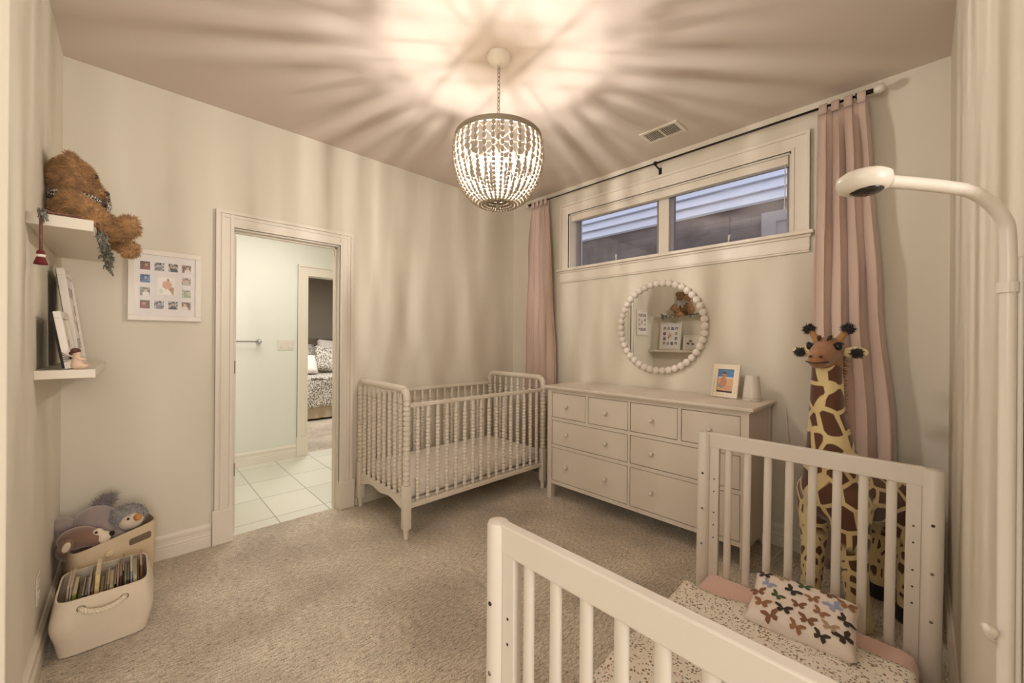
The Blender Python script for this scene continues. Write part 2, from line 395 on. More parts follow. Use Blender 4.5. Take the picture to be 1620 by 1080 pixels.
def base_prof(p0, p1, nrm, h=.145):
    """moulded skirting from p0 to p1 (2d), nrm = 2d direction into the room"""
    prof = [(0, 0), (.016, 0), (.016, .062), (.013, .066), (.013, .07), (.016, .074), (.016, .078), (.012, .084), (.012, .108), (.015, .112), (.015, .128), (.009, .138), (.006, h), (0, h)]
    bm = B()
    prism(bm, prof, lambda d, z: (p0[0]+nrm[0]*d, p0[1]+nrm[1]*d, z), lambda d, z: (p1[0]+nrm[0]*d, p1[1]+nrm[1]*d, z))
    return bm
struct('baseboard_back', base_prof((XL+.016, YD), (.375, YD), (0, -1)), TRIM, 'moulded white baseboard between the corner and the door casing', 'baseboard')
struct('baseboard_behind_crib', base_prof((1.31, YD), (XW-.016, YD), (0, -1)), TRIM, 'moulded white baseboard running behind the spindle crib', 'baseboard')
struct('baseboard_left', base_prof((XL, 2.03), (XL, YD), (1, 0)), TRIM, 'moulded white baseboard under the shelf wall', 'baseboard')
struct('baseboard_front', base_prof((XW, YR), (XW, YD), (-1, 0)), TRIM, 'moulded white baseboard behind the dresser and giraffe', 'baseboard')
struct('baseboard_right', base_prof((.83, YR), (XW-.016, YR), (0, 1)), TRIM, 'moulded white baseboard alongside the toddler bed', 'baseboard')
bm = B(); box(bm, (XL-.002, 1.78, 0), (XL+.022, 2.03, H), bev=.003)
struct('trim_closet', bm, WALL, 'flat painted casing at the very edge of the shelf wall', 'trim')

# unseen hall added behind the camera, left open for the fill lamps
HX0, HY0 = -3.6, -3.6
bm = B(); box(bm, (HX0, HY0, -.1), (XL-T, 2.0, -.001)); box(bm, (XL-T, HY0, -.1), (.9, YR, -.001)); box(bm, (XL-T, YR, -.1), (XL, 1.78, -.001))
struct('floor_added_hall', bm, CARPET, 'carpet of the unseen hall added behind the viewpoint', 'floor')
bm = B(); box(bm, (HX0-T, HY0-T, -.1), (HX0, 2.05, H)); box(bm, (HX0, HY0-T, -.1), (.92, HY0, H)); box(bm, (HX0, 1.93, -.1), (XL-T, 2.05, H)); box(bm, (.80, HY0, -.1), (.92, YR-T, H))
struct('wall_added_hall', bm, WALL, 'walls of the unseen hall added behind the viewpoint', 'wall')
bm = B(); box(bm, (HX0-T, HY0-T, H), (XL-T, 2.05, H+.1)); box(bm, (XL-T, HY0-T, H), (.92, YR-T, H+.1))
struct('ceiling_added_hall', bm, CEIL, 'ceiling of the unseen hall added behind the viewpoint', 'ceiling')

# door casing + jamb
CY = YD
def casing_v(bm, x0, x1, z0, z1, outer):
    w = x1-x0
    box(bm, (x0, CY-.014, z0), (x1, CY+.002, z1))
    if outer < 0: box(bm, (x0, CY-.026, z0), (x0+.022, CY, z1), bev=.003); box(bm, (x0+.03, CY-.02, z0), (x0+.045, CY, z1), bev=.002); box(bm, (x1-.02, CY-.02, z0), (x1, CY, z1), bev=.003)
    else: box(bm, (x1-.022, CY-.026, z0), (x1, CY, z1), bev=.003); box(bm, (x1-.045, CY-.02, z0), (x1-.03, CY, z1), bev=.002); box(bm, (x0, CY-.02, z0), (x0+.02, CY, z1), bev=.003)
d1 = thing('door_1', 'white moulded door frame of the open doorway to the bathroom', 'doorway', (.83, CY, 0)); d1['kind'] = 'structure'
bm = B(); casing_v(bm, .389, .487, .22, 2.19, -1); casing_v(bm, 1.182, 1.284, .22, 2.19, 1)
z0, z1 = 2.085, 2.19
box(bm, (.487, CY-.014, z0), (1.182, CY+.002, z1)); box(bm, (.3886, CY-.0264, z1-.022), (1.2844, CY+.0003, z1+.0004), bev=.003); box(bm, (.42, CY-.0204, z1-.045), (1.25, CY+.0004, z1-.03), bev=.002); box(bm, (.47, CY-.0202, z0), (1.2, CY, z0+.02), bev=.003)
mk('casing', bm, TRIM, d1)
for x0, x1 in ((.378, .49), (1.179, 1.3)): mk('plinth', bx((x0, CY-.032, 0), (x1, CY+.002, .225), bev=.004), TRIM, d1)
bm = B(); box(bm, (DX0-.02, CY-.002, 0), (DX0, CY+T+.002, DZ)); box(bm, (DX1, CY-.002, 0), (DX1+.02, CY+T+.002, DZ)); box(bm, (DX0-.02, CY-.002, DZ), (DX1+.02, CY+T+.002, DZ+.02))
box(bm, (DX0, CY+.045, 0), (DX0+.011, CY+.08, DZ)); box(bm, (DX1-.011, CY+.045, 0), (DX1, CY+.08, DZ)); box(bm, (DX0, CY+.045, DZ-.011), (DX1, CY+.08, DZ))
mk('jamb', bm, TRIM, d1)
lf = mk('door_leaf', bx((.486, CY+T+.006, .008), (.524, CY+T+.66, 2.06), bev=.003), TRIM, d1)
for z in (.43, 1.145): mk('hinge', bx((.500, CY+T+.0015, z-.045), (.521, CY+T+.007, z+.045), bev=.002), BRONZE, lf)
mk('hinge', bx((.500, CY+T+.0015, 1.79), (.521, CY+T+.007, 1.88), bev=.002), PLAST, lf)

# ------------------------------------------------------------------ bathroom and bedroom beyond
BY, BH = 4.96, 2.68
struct('floor_bathroom', bx((-.5, YD+.05, -.1), (2.6, BY+.1, 0)), TILE, 'pale square tiled floor of the bathroom seen through the doorway', 'floor')
bm = B(); box(bm, (-.5, BY, -.1), (1.45, BY+T, BH)); box(bm, (2.25, BY, -.1), (2.6, BY+T, BH)); box(bm, (1.45, BY, 2.095), (2.25, BY+T, BH))
struct('wall_bathroom', bm, BATHW, 'pale green white bathroom wall with towel bar and switches', 'wall')
bm = B(); box(bm, (-.6, YD+T, -.1), (-.5, BY+T, BH)); box(bm, (2.6, YD+T, -.1), (2.7, BY+T, BH))
struct('wall_bathroom_side', bm, BATHW, 'side walls of the bathroom past the doorway', 'wall')
bm = B(); box(bm, (-.5, YD+T-.004, DZ+.1), (2.6, YD+T+.004, BH)); box(bm, (-.5, YD+T-.004, 0), (DX0-.022, YD+T+.004, DZ+.1)); box(bm, (DX1+.022, YD+T-.004, 0), (2.6, YD+T+.004, DZ+.1))
struct('wall_bathroom_near', bm, BATHW, 'bathroom side of the wall around the doorway', 'wall')
struct('ceiling_bathroom', bx((-.6, YD+T, BH), (2.7, BY+T, BH+.1)), CEIL, 'white ceiling of the bathroom', 'ceiling')
struct('baseboard_bathroom', base_prof((-.5, BY), (1.362, BY), (0, -1)), TRIM, 'moulded white baseboard under the towel bar', 'baseboard')
d2 = thing('door_2', 'white door frame between the bathroom and the far bedroom', 'doorway', (1.85, BY, 0)); d2['kind'] = 'structure'
bm = B()
for a, c in ((1.362, 1.47), (2.23, 2.34)): box(bm, (a, BY-.014, 0), (c, BY, 2.2)); box(bm, (a, BY-.024, 0), (a+.022, BY, 2.2)); box(bm, (c-.022, BY-.02, 0), (c, BY, 2.2))
box(bm, (1.362, BY-.0142, 2.08), (2.34, BY, 2.2)); box(bm, (1.362, BY-.0242, 2.178), (2.34, BY, 2.202)); box(bm, (1.45, BY-.0202, 2.078), (2.25, BY, 2.1))
box(bm, (1.45, BY-.001, 0), (1.47, BY+T+.002, 2.095)); box(bm, (2.23, BY-.001, 0), (2.25, BY+T+.002, 2.095)); box(bm, (1.45, BY-.001, 2.078), (2.25, BY+T+.002, 2.096))
mk('casing', bm, TRIM, d2)
mk('plinth', bx((1.354, BY-.03, 0), (1.472, BY, .225), bev=.003), TRIM, d2)
t = thing('towel_bar', 'chrome towel bar on the bathroom wall', 'towel bar', (.7, BY, 1.316))
bm = B(); tube(bm, [(.36, BY-.07, 1.316), (.98, BY-.07, 1.316)], .008); mk('bar', bm, CHROME, t, smooth=True)
for x in (.36, .98):
    bm = B(); lathe(bm, [(.027, 0), (.027, -.012), (.014, -.02), (.012, -.055), (.018, -.06), (.018, -.08), (.01, -.088)], 14, (x, BY, 1.316), 'Y'); mk('bracket', bm, CHROME, t, smooth=True)
t = thing('light_switch', 'white double rocker switch plate beside the second doorway', 'switch', (1.242, BY, 1.28))
mk('plate', bx((1.16, BY-.008, 1.222), (1.324, BY, 1.338), bev=.004), PLAST, t)
for x in (1.2, 1.283): mk('rocker', bx((x-.017, BY-.013, 1.246), (x+.017, BY-.006, 1.314), bev=.003), PLAST, t)
# bedroom
struct('floor_bedroom', bx((0, BY+.1, -.1), (6, 9.3, -.001)), CARPET, 'beige carpet of the far bedroom', 'floor')
bm = B(); box(bm, (0, 9.2, -.1), (6, 9.3, BH)); box(bm, (-.1, BY+T, -.1), (0, 9.3, BH)); box(bm, (6, BY+T, -.1), (6.1, 9.3, BH)); box(bm, (2.7, BY+T-.05, -.1), (6, BY+T, BH))
struct('wall_bedroom', bm, BEDW, 'taupe walls of the far bedroom', 'wall')
struct('ceiling_bedroom', bx((-.1, BY+T, BH), (6.1, 9.3, BH+.1)), CEIL, 'ceiling of the far bedroom', 'ceiling')
t = thing('bed', 'far bed under a leafy print comforter with a tan skirt', 'bed', (2.6, 8, 0))
bm = B()
for k in range(40):
    a0 = k/40; a1 = (k+1)/40
    x0 = 1.72+a0*1.7; x1 = 1.72+a1*1.7; o0 = .015*math.sin(a0*60); o1 = .015*math.sin(a1*60)
    v = [bm.verts.new(p) for p in ((x0, 6.97+o0, .035), (x1, 6.97+o1, .035), (x1, 6.97+o1*.3, .33), (x0, 6.97+o0*.3, .33))]; bm.faces.new(v)
box(bm, (1.72, 6.99, .05), (1.74, 8.9, .33)); mk('bed_skirt', bm, SKIRT, t, smooth=True)
mk('box_spring', bx((1.75, 7.0, .16), (3.42, 8.92, .36)), BLACK, t)
mk('mattress', bx((1.74, 6.99, .36), (3.43, 8.92, .68), bev=.06), MATT, t, smooth=True)
bm = B(); nx, ny = 30, 40; g = []
for i in range(nx+1):
    row = []
    for j in range(ny+1):
        x = 1.69+1.76*i/nx; s = j/ny*2.1
        y, z = (6.93, .22+s) if s < .46 else ((6.93+(s-.46)*.95+.02, .72) if s > .54 else (6.945, .70))
        z += .018*mnoise.noise((x*5, s*5, 1)); y += .02*mnoise.noise((x*6, s*6, 4))
        row.append(bm.verts.new((x, y, z)))
    g.append(row)
ring_faces(bm, g, closed=False); o = mk('comforter', bm, LEAFY, t, smooth=True); o.modifiers.new('s', 'SOLIDIFY').thickness = .03
for i in range(4): mk('leg', bx((1.8 if i < 2 else 3.3, 7.05 if i % 2 else 8.8, 0), ((1.8 if i < 2 else 3.3)+.06, (7.05 if i % 2 else 8.8)+.06, .17)), BLACK, t)
mk('headboard', bx((1.7, 8.96, 0), (3.5, 9.05, 1.36), bev=.02), mat('headboard_wood', (132, 116, 96), .6), t)
def pillow_bm(w, h, d, n=14, seed=0, sag=0):
    bm = B()
    for sgn in (1, -1):
        g = []
        for i in range(n+1):
            row = []
            for j in range(n+1):
                u, v = 2*i/n-1, 2*j/n-1
                k = max(0, (1-u**4)*(1-v**4))**.45
                sx = 1-.06*(1-abs(v)**2)*abs(u)**6*0 - .05*(1-v*v)*abs(u)**8; sy = 1-.05*(1-u*u)*abs(v)**8
                z = sgn*d/2*k*(1+.12*mnoise.noise((u*1.7+seed, v*1.7, sgn)))
                row.append(bm.verts.new((u*w/2*sx, v*h/2*sy, z)))
            g.append(row)
        ring_faces(bm, g, closed=False)
    bmesh.ops.remove_doubles(bm, verts=bm.verts, dist=1e-4)
    return bm
for nm, m, loc, rot, sz, lab in (
    ('throw_pillow', MATT, (2.16, 7.55, .90), (1.1, 0, .1), (.5, .36, .16), 'small plain white pillow in front on the far bed'),
    ('euro_pillow', LEAFY, (2.36, 8.35, 1.0), (1.2, 0, .2), (.6, .55, .18), 'leaf print pillow leaning at left on the far bed'),
    ('bed_pillow', LEAFY, (2.66, 7.8, .98), (1.15, .15, -.2), (.5, .5, .18), 'leaf print pillow standing in the middle of the far bed'),
    ('bed_pillow', MATT, (3.0, 8.45, 1.05), (1.2, .1, -.1), (.65, .6, .2), 'large plain pillow against the headboard of the far bed')):
    o = mk(nm, pillow_bm(*sz), m, smooth=True); o.location = loc; o.rotation_euler = rot; tag(o, lab, 'pillow', 'pillows on the far bed')

# ------------------------------------------------------------------ window
w = thing('window_1', 'high double window with white casing above the dresser', 'window', (XW, 1.51, 2.0)); w['kind'] = 'structure'
bm = B()
for y0, y1, s in ((WY0-.1, WY0, -1), (WY1, WY1+.1, 1)):
    box(bm, (XW-.016, y0, 2.03), (XW+.002, y1, 2.69))
    oy = (y0, y0+.022) if s < 0 else (y1-.022, y1); iy = (y1-.018, y1) if s < 0 else (y0, y0+.018)
    box(bm, (XW-.03, oy[0], 2.03), (XW, oy[1], 2.69), bev=.003); box(bm, (XW-.022, iy[0], 2.03), (XW, iy[1], 2.6), bev=.003)
box(bm, (XW-.0162, WY0-.1, WZ1), (XW+.002, WY1+.1, 2.69)); box(bm, (XW-.0304, WY0-.1004, 2.668), (XW+.0004, WY1+.1004, 2.6914), bev=.003); box(bm, (XW-.0222, WY0-.02, WZ1), (XW, WY1+.02, WZ1+.018), bev=.003)
mk('casing', bm, TRIM, w)
bm = B(); box(bm, (XW-.055, WY0-.125, 2.028), (XW+.1, WY1+.125, 2.052), bev=.005); box(bm, (XW-.03, WY0-.11, 2.012), (XW, WY1+.11, 2.03), bev=.004); mk('sill', bm, TRIM, w)
bm = B(); box(bm, (XW-.018, WY0-.1, 1.918), (XW+.002, WY1+.1, 2.014), bev=.003); box(bm, (XW-.026, WY0-.1, 1.93), (XW, WY1+.1, 1.945), bev=.003); mk('apron', bm, TRIM, w)
bm = B(); XG = XW+.1
box(bm, (XW-.002, WY0-.001, WZ0), (XO, WY0+.012, WZ1)); box(bm, (XW-.002, WY1-.012, WZ0), (XO, WY1+.001, WZ1)); box(bm, (XW-.002, WY0, WZ1-.012), (XO, WY1, WZ1+.001)); box(bm, (XW+.02, WY0, WZ0-.002), (XO+.03, WY1, WZ0+.012))
mk('reveal', bm, TRIM, w)
mk('mullion', bx((XG-.03, 1.452, WZ0+.01), (XG+.05, 1.536, WZ1), bev=.004), TRIM, w)
SASHM = mat('sash_grey', (142, 136, 140), .5)
for y0, y1 in ((.612, 1.455), (1.533, 2.408)):
    bm = B(); a, c = WZ0+.012, WZ1-.012; q = .034
    box(bm, (XG, y0, a), (XG+.04, y0+q, c), bev=.003); box(bm, (XG, y1-q, a), (XG+.04, y1, c), bev=.003); box(bm, (XG, y0+q, a), (XG+.04, y1-q, a+.022), bev=.003); box(bm, (XG, y0+q, c-q), (XG+.04, y1-q, c), bev=.003)
    s = mk('sash', bm, SASHM, w)
    mk('glass', bx((XG+.018, y0+q-.004, a+.018), (XG+.022, y1-q+.004, c-q+.004)), GLASS, s)
    ym = (y0+y1)/2 - .02
    bm = B(); box(bm, (XG-.02, ym-.035, a+.0), (XG, ym+.035, a+.012), bev=.003); tube(bm, [(XG-.02, ym-.01, a+.008), (XG-.04, ym-.02, a+.03), (XG-.05, ym-.025, a+.055)], .006, 6); ball(bm, (XG-.05, ym-.026, a+.058), .009, 8, 6)
    mk('crank', bm, PLAST, s, smooth=True)
bm = B(); box(bm, (XW+.005, WY0+.02, WZ1-.07), (XW+.06, WY1-.02, WZ1-.012), bev=.006); mk('shade_cassette', bm, TRIM, w)
bm = B(); tube(bm, [(XW+.02, WY0+.04, WZ1-.06), (XW+.02, WY0+.042, WZ1-.34)], .003, 6); ball(bm, (XW+.02, WY0+.042, WZ1-.35), (.006, .006, .014), 8, 6); mk('shade_cord', bm, PLAST, w)
# neighbouring house outside
nb = thing('neighbor_house', 'neighbouring house with white lap siding over grey block wall, seen through the window', 'house', (4.5, 2, 0)); nb['kind'] = 'structure'
bm = B()
for k in range(14):
    z = 2.71+k*.105
    prism(bm, [(4.385, z), (4.432, z+.115), (4.46, z+.115), (4.46, z)], lambda x, zz: (x, -4, zz), lambda x, zz: (x, 9, zz))
mk('siding', bm, SIDE, nb)
bm = B(); box(bm, (4.46, -4, -.5), (4.7, 9, 2.75)); mk('block_wall', bm, BLOCK, nb)
bm = B(); box(bm, (4.42, .98, 1.5), (4.48, 1.1, 2.60)); box(bm, (4.42, .2, 1.5), (4.48, .3, 2.60)); box(bm, (4.42, .98, 2.5), (4.48, .2, 2.6)); box(bm, (4.44, .2, 1.5), (4.475, 1.0, 2.5)); mk('basement_door', bm, SASHM, nb)

# ------------------------------------------------------------------ curtains and rod
RX, RZ = 3.005, 2.765
t = thing('curtain_rod', 'thin black curtain rod spanning above the window', 'curtain rod', (RX, 1.5, RZ))
bm = B(); tube(bm, [(RX, .235, RZ), (RX, 1.5, RZ)], .0072, 10); tube(bm, [(RX, 1.45, RZ), (RX, 2.86, RZ)], .0058, 10); mk('rod', bm, BLACK, t, smooth=True)
for y in (.212, 2.872):
    s = -1 if y < 1 else 1
    bm = B(); tube(bm, [(RX, y-s*.03, RZ), (RX, y+s*.012, RZ)], .013, 12); mk('end_cap', bm, BLACK, t, smooth=True)
    bm = B(); lathe(bm, [(.012, 0), (.022, s*.012), (.026, s*.03), (.02, s*.046), (.004, s*.052)], 14, (RX, y+s*.01, RZ), 'Y'); mk('finial', bm, PLAST, t, smooth=True)
for y in (.27, 1.49, 2.84):
    bm = B(); tube(bm, [(RX, y, RZ-.012), (RX+.03, y, RZ-.018), (XW-.004, y, RZ-.03)], .006, 8); box(bm, (XW-.006, y-.012, RZ-.07), (XW, y+.012, RZ-.01)); tube(bm, [(RX, y-.008, RZ), (RX, y+.008, RZ)], .016, 10); mk('bracket', bm, BLACK, t)
def curtain(name, label, edges, folds, amp, x0, seed):
    """edges: list of (z, y_left, y_right)"""
    rnd = random.Random(seed); ph = [rnd.uniform(-.5, .5) for _ in range(folds+1)]
    root = thing(name, label, 'curtain', (x0, (edges[0][1]+edges[0][2])/2, 0), group='pink curtains on the rod')
    nz, ns = 46, folds*12; g = []
    for i in range(nz+1):
        z = edges[0][0]+(edges[-1][0]-edges[0][0])*i/nz
        for (za, a, c), (zb, a2, c2) in zip(edges, edges[1:]):
            if zb <= z <= za+1e-6:
                k = (za-z)/(za-zb); k = k*k*(3-2*k); yl, yr = a+(a2-a)*k, c+(c2-c)*k
        row = []
        am = amp*min(1, .45+(edges[0][0]-z)*2.5)
        for j in range(ns+1):
            s = j/ns; f = s*folds
            x = x0 + am*math.sin(2*PI*f + .5*math.sin(z*1.1+ph[min(int(f), folds)]*4)) + .006*math.sin(z*7+s*20)
            y = yl+(yr-yl)*(s + .3/folds*math.sin(4*PI*f)*.5)
            if z > edges[0][0]-.07: x = x0+(x-x0)*.5
            row.append(bm_v(x, y, z))
        g.append(row)
    bm = B(); g2 = [[bm.verts.new(p) for p in r] for r in g]; ring_faces(bm, g2, closed=False)
    o = mk('drape', bm, CURT, root, smooth=True); o.modifiers.new('s', 'SOLIDIFY').thickness = .003
    za, yl, yr = edges[0]
    for k in range(folds):
        yc = yl+(yr-yl)*(k+.5)/folds; hw = abs(yr-yl)/folds*.33
        bm = B(); path = [(RX-.02, -.05), (RX-.02, .0), (RX-.012, .014), (RX, .019), (RX+.012, .014), (RX+.02, 0), (RX+.02, -.05)]
        g = [[bm.verts.new((px, yc+sg*hw, RZ+pz)) for sg in (-1, -.3, .3, 1)] for px, pz in path]; ring_faces(bm, g, closed=False)
        c = mk('tab', bm, CURT, root, smooth=True); c.modifiers.new('s', 'SOLIDIFY').thickness = .003
    return root
def bm_v(x, y, z): return (x, y, z)
curtain('curtain', 'pink curtain panel hanging at the giraffe end of the rod', [(2.74, .455, .222), (2.3, .46, .20), (1.6, .475, .16), (.8, .475, .10), (.02, .48, .05)], 4, .034, RX, 3)
curtain('curtain', 'pink curtain panel hanging in the corner behind the spindle crib', [(2.74, 2.61, 2.84), (2.2, 2.58, 2.88), (1.1, 2.52, 2.91), (.02, 2.50, 2.92)], 4, .03, RX, 5)

# ------------------------------------------------------------------ ceiling vent
t = thing('air_vent', 'white slotted air vent in the ceiling near the window', 'vent', (2.75, 1.31, H))
bm = B(); fr = .022; x0, x1, y0, y1 = 2.662, 2.838, 1.172, 1.448
for lo, hi in (((x0, y0), (x1, y0+fr)), ((x0, y1-fr), (x1, y1)), ((x0, y0+fr), (x0+fr, y1-fr)), ((x1-fr, y0+fr), (x1, y1-fr)), ((x0+fr, 1.303), (x1-fr, 1.317))): box(bm, (*lo, H-.008), (*hi, H+.001))
mk('frame', bm, TRIM, t)
mk('slot_shade_plate', bx((x0+.01, y0+.01, H-.0012), (x1-.01, y1-.01, H+.001)), GAP, t)  # flat dark plate, paints the shade seen between the louvers
bm = B()
for k in range(8):
    for half in (0, 1):
        yy = (y0+fr+.004+k*.0135) if half == 0 else (1.321+k*.0135)
        v = [bm.verts.new(p) for p in ((x0+fr, yy, H-.002), (x1-fr, yy, H-.002), (x1-fr, yy+.003, H-.008), (x0+fr, yy+.003, H-.008))]; bm.faces.new(v)
o = mk('louver', bm, TRIM, t); o.modifiers.new('s', 'SOLIDIFY').thickness = .0015

# ------------------------------------------------------------------ chandelier
CX, CYY = 1.40, 1.572
ch = thing('chandelier', 'bowl-shaped chandelier of whitewashed wooden bead strands hanging on a chain', 'chandelier', (CX, CYY, H))
bm = B(); lathe(bm, [(.064, 0), (.064, -.012), (.056, -.024), (.034, -.036), (.012, -.042), (.008, -.05)], 28, (CX, CYY, H)); mk('canopy', bm, WHITE, ch, smooth=True, angle=.8)
bm = B(); zt, zb = H-.045, 2.44; nl = 17; pitch = (zt-zb)/nl
for k in range(nl):
    M = Matrix.Rotation(k*PI/2, 4, 'Z') @ Matrix.Rotation(PI/2, 4, 'X') @ Matrix.Diagonal((.62, 1.0, 1, 1))
    torus(bm, (CX, CYY, zt-(k+.5)*pitch), pitch*.62, .0022, 12, 6, M)
mk('chain', bm, STEEL, ch, smooth=True)
bm = B(); tube(bm, [(CX+.003*math.sin(k*1.3), CYY+.003*math.cos(k*1.3), zt-(zt-zb)*k/30) for k in range(31)], .0018, 6); mk('wire', bm, CORDW, ch)
RR = .226
bm = B(); lathe(bm, [(RR-.004, 2.392), (RR+.004, 2.392), (RR+.006, 2.40), (RR+.006, 2.414), (RR+.004, 2.42), (RR-.004, 2.42), (RR-.004, 2.392)], 56, (CX, CYY, 0), caps=False); mk('top_ring', bm, RINGM, ch, smooth=True, angle=.6)
bm = B()
for k in range(3):
    a = k*PI/3+.35; dx, dy = math.cos(a)*RR, math.sin(a)*RR
    tube(bm, [(CX-dx, CYY-dy, 2.405), (CX+dx, CYY+dy, 2.405)], .004, 8)
tube(bm, [(CX, CYY, 2.445), (CX, CYY, 2.06)], .006, 10); mk('spoke_frame', bm, RINGM, ch, smooth=True)
prof = smoothpath([(RR, 0, 2.398), (.234, 0, 2.33), (.226, 0, 2.25), (.200, 0, 2.17), (.155, 0, 2.105), (.105, 0, 2.068), (.065, 0, 2.075), (.036, 0, 2.115)], 24)
seg = [0]
for a, c in zip(prof, prof[1:]): seg.append(seg[-1]+(c-a).length)
def at_len(s):
    for i in range(len(seg)-1):
        if seg[i+1] >= s: k = (s-seg[i])/max(1e-9, seg[i+1]-seg[i]); return prof[i].lerp(prof[i+1], k), (prof[i+1]-prof[i]).normalized()
    return prof[-1], (prof[-1]-prof[-2]).normalized()
bm = B(); s = 0; k = 0
while s < seg[-1]-.004:
    rb = (.0112 if k < 5 else (.0098 if k < 14 else .0082)); hl = rb*(1.45 if k < 5 else 1.05)
    p, d = at_len(min(s+hl, seg[-1])); q = d.to_track_quat('Z', 'Y').to_matrix().to_4x4()
    ball(bm, p, (rb, rb, hl), 9, 6, q); s += 2*hl-.0004; k += 1
tube(bm, [p for p in prof[::6]], .0016, 4)
st = mk('bead_strand', bm, BEAD, None, smooth=True); st.parent = ch; st.location = (0, 0, -H); NS = 34
for i in range(1, NS): cp(st, ch, rot=(0, 0, 2*PI*i/NS))
bm = B(); lathe(bm, [(.038, 2.108), (.04, 2.112), (.04, 2.124), (.036, 2.128), (.006, 2.13)], 24, (CX, CYY, 0)); mk('bottom_ring', bm, RINGM, ch, smooth=True)
bm = B(); lathe(bm, [(.004, 2.075), (.012, 2.07), (.016, 2.06), (.012, 2.048), (.003, 2.043)], 14, (CX, CYY, 0)); mk('finial', bm, BEAD, ch, smooth=True)
bm = B(); bulbs = []
for k in range(4):
    a = k*PI/2+.55; ex, ey = CX+.085*math.cos(a), CYY+.085*math.sin(a); bulbs.append((ex, ey))
    tube(bm, smoothpath([(CX, CYY, 2.335), (CX+.05*math.cos(a), CYY+.05*math.sin(a), 2.345), (ex, ey, 2.342), (ex, ey, 2.33)], 5), .0045, 8)
mk('candle_arm', bm, RINGM, ch, smooth=True)
for ex, ey in bulbs:
    bm = B(); lathe(bm, [(.006, 2.335), (.0125, 2.332), (.0125, 2.296), (.016, 2.292), (.016, 2.289), (.010, 2.286)], 16, (ex, ey, 0)); mk('socket', bm, WHITE, ch, smooth=True, angle=.8)
    bm = B(); lathe(bm, [(.001, 2.200), (.007, 2.212), (.013, 2.234), (.0145, 2.254), (.011, 2.274), (.007, 2.289)], 14, (ex, ey, 0)); gb = mk('bulb', bm, BULBG, ch, smooth=True)
    bm = B(); lathe(bm, [(.0028, 2.220), (.0034, 2.245), (.0028, 2.268)], 8, (ex, ey, 0)); mk('filament', bm, FIL, gb, smooth=True)

# ------------------------------------------------------------------ spool crib in the corner
CW, CE, CF, CB = 1.337, 2.712, 2.408, 3.150
crib = thing('crib', 'antique white spindle crib standing in the corner left of the dresser', 'crib', ((CW+CE)/2, (CF+CB)/2, 0))
def spool(bm, x, y, z0, z1, r, n=10, period=.024):
    k = max(1, round((z1-z0)/period)); p = (z1-z0)/k; pr = []
    for i in range(k):
        for f, q in ((.04, .64), (.2, .95), (.5, 1.0), (.8, .95), (.96, .64)): pr.append((r*q, z0+(i+f)*p))
    lathe(bm, pr, n, (x, y, 0))
def post_bm(x, y):
    bm = B()
    lathe(bm, [(.012, 0), (.016, .004), (.0175, .03), (.0175, .058), (.021, .062), (.021, .068), (.018, .074)], 14, (x, y, 0))
    pr = .0255; box(bm, (x-pr, y-pr, .072), (x+pr, y+pr, .362), bev=.004)
    spool(bm, x, y, .36, .93, .0245, 14, .034)
    lathe(bm, [(.019, .925), (.0215, .93), (.0215, .94), (.018, .944)], 14, (x, y, 0))
    return bm
for x in (CW, CE):
    for y in (CF, CB): mk('post', post_bm(x, y), CRIBW, crib, smooth=True, angle=.7)
    bm = B(); pts = smoothpath([(x, CF, .935), (x, CF+.004, .972), (x, CF+.03, .998), (x, CF+.075, 1.008), (x, (CF+CB)/2, 1.008), (x, CB-.075, 1.008), (x, CB-.03, .998), (x, CB-.004, .972), (x, CB, .935)], 6)
    tube(bm, pts, .0245, 12); mk('end_arch', bm, CRIBW, crib, smooth=True)
    ys0, ys1 = CF+.025, CB-.025; poly = [(ys0, .275), (ys1, .275), (ys1, .18)]
    nn_ = 24
    for i in range(nn_+1):
        u = i/nn_; y = ys1-(ys1-ys0)*u
        z = .183 + .045*math.sin(PI*u)**.6 - .012*math.cos(4*PI*u)*math.sin(PI*u)
        poly.append((y, z))
    bm = B(); prism(bm, poly, lambda a, c: (x-.011, a, c), lambda a, c: (x+.011, a, c)); mk('end_apron', bm, CRIBW, crib)
for y in (CF, CB):
    zt = .0 if y == CF else .008
    mk('top_rail', bx((CW+.018, y-.013, .885+zt), (CE-.018, y+.013, .913+zt), bev=.006), CRIBW, crib)
    mk('bottom_rail', bx((CW+.022, y-.013, .203), (CE-.022, y+.013, .236), bev=.004), CRIBW, crib)
bm = B(); spool(bm, 0, 0, .225, .895, .0125, 9, .022); ob0 = None
pr = []
bm.free()
bm = B(); lathe(bm, [(.01, .23), (.01, .245)], 9, caps=False); spool(bm, 0, 0, .245, .80, .0155, 10, .026); lathe(bm, [(.0115, .80), (.0145, .815), (.0105, .86), (.008, .9)], 10)
sp0 = mk('spindle', bm, CRIBW, None, smooth=True); sp0.parent = crib
co = ORG[crib.name]; first = True
def add_sp(x, y, dz=0, sz=1):
    global first
    c = sp0 if first else cp(sp0, crib); first = False
    c.location = Vector((x, y, dz))-co; c.scale = (1, 1, sz)
NSP = 16
for y in (CF, CB):
    for i in range(NSP): add_sp(CW+.085+i*(CE-CW-.17)/(NSP-1), y)
for x in (CW, CE):
    for i in range(8): add_sp(x, CF+.08+i*(CB-CF-.16)/7, -.012, 1.14)
mk('mattress_support', bx((CW+.024, CF+.018, .222), (CE-.024, CB-.018, .25)), CRIBW, crib)
o = solo('crib_mattress', bx((CW+.03, CF+.02, .251), (CE-.03, CB-.02, .372), bev=.035), MATT, 'white crib mattress in a plain fitted sheet inside the spindle crib', 'mattress', smooth=True, org=(2.02, 2.78, .251))

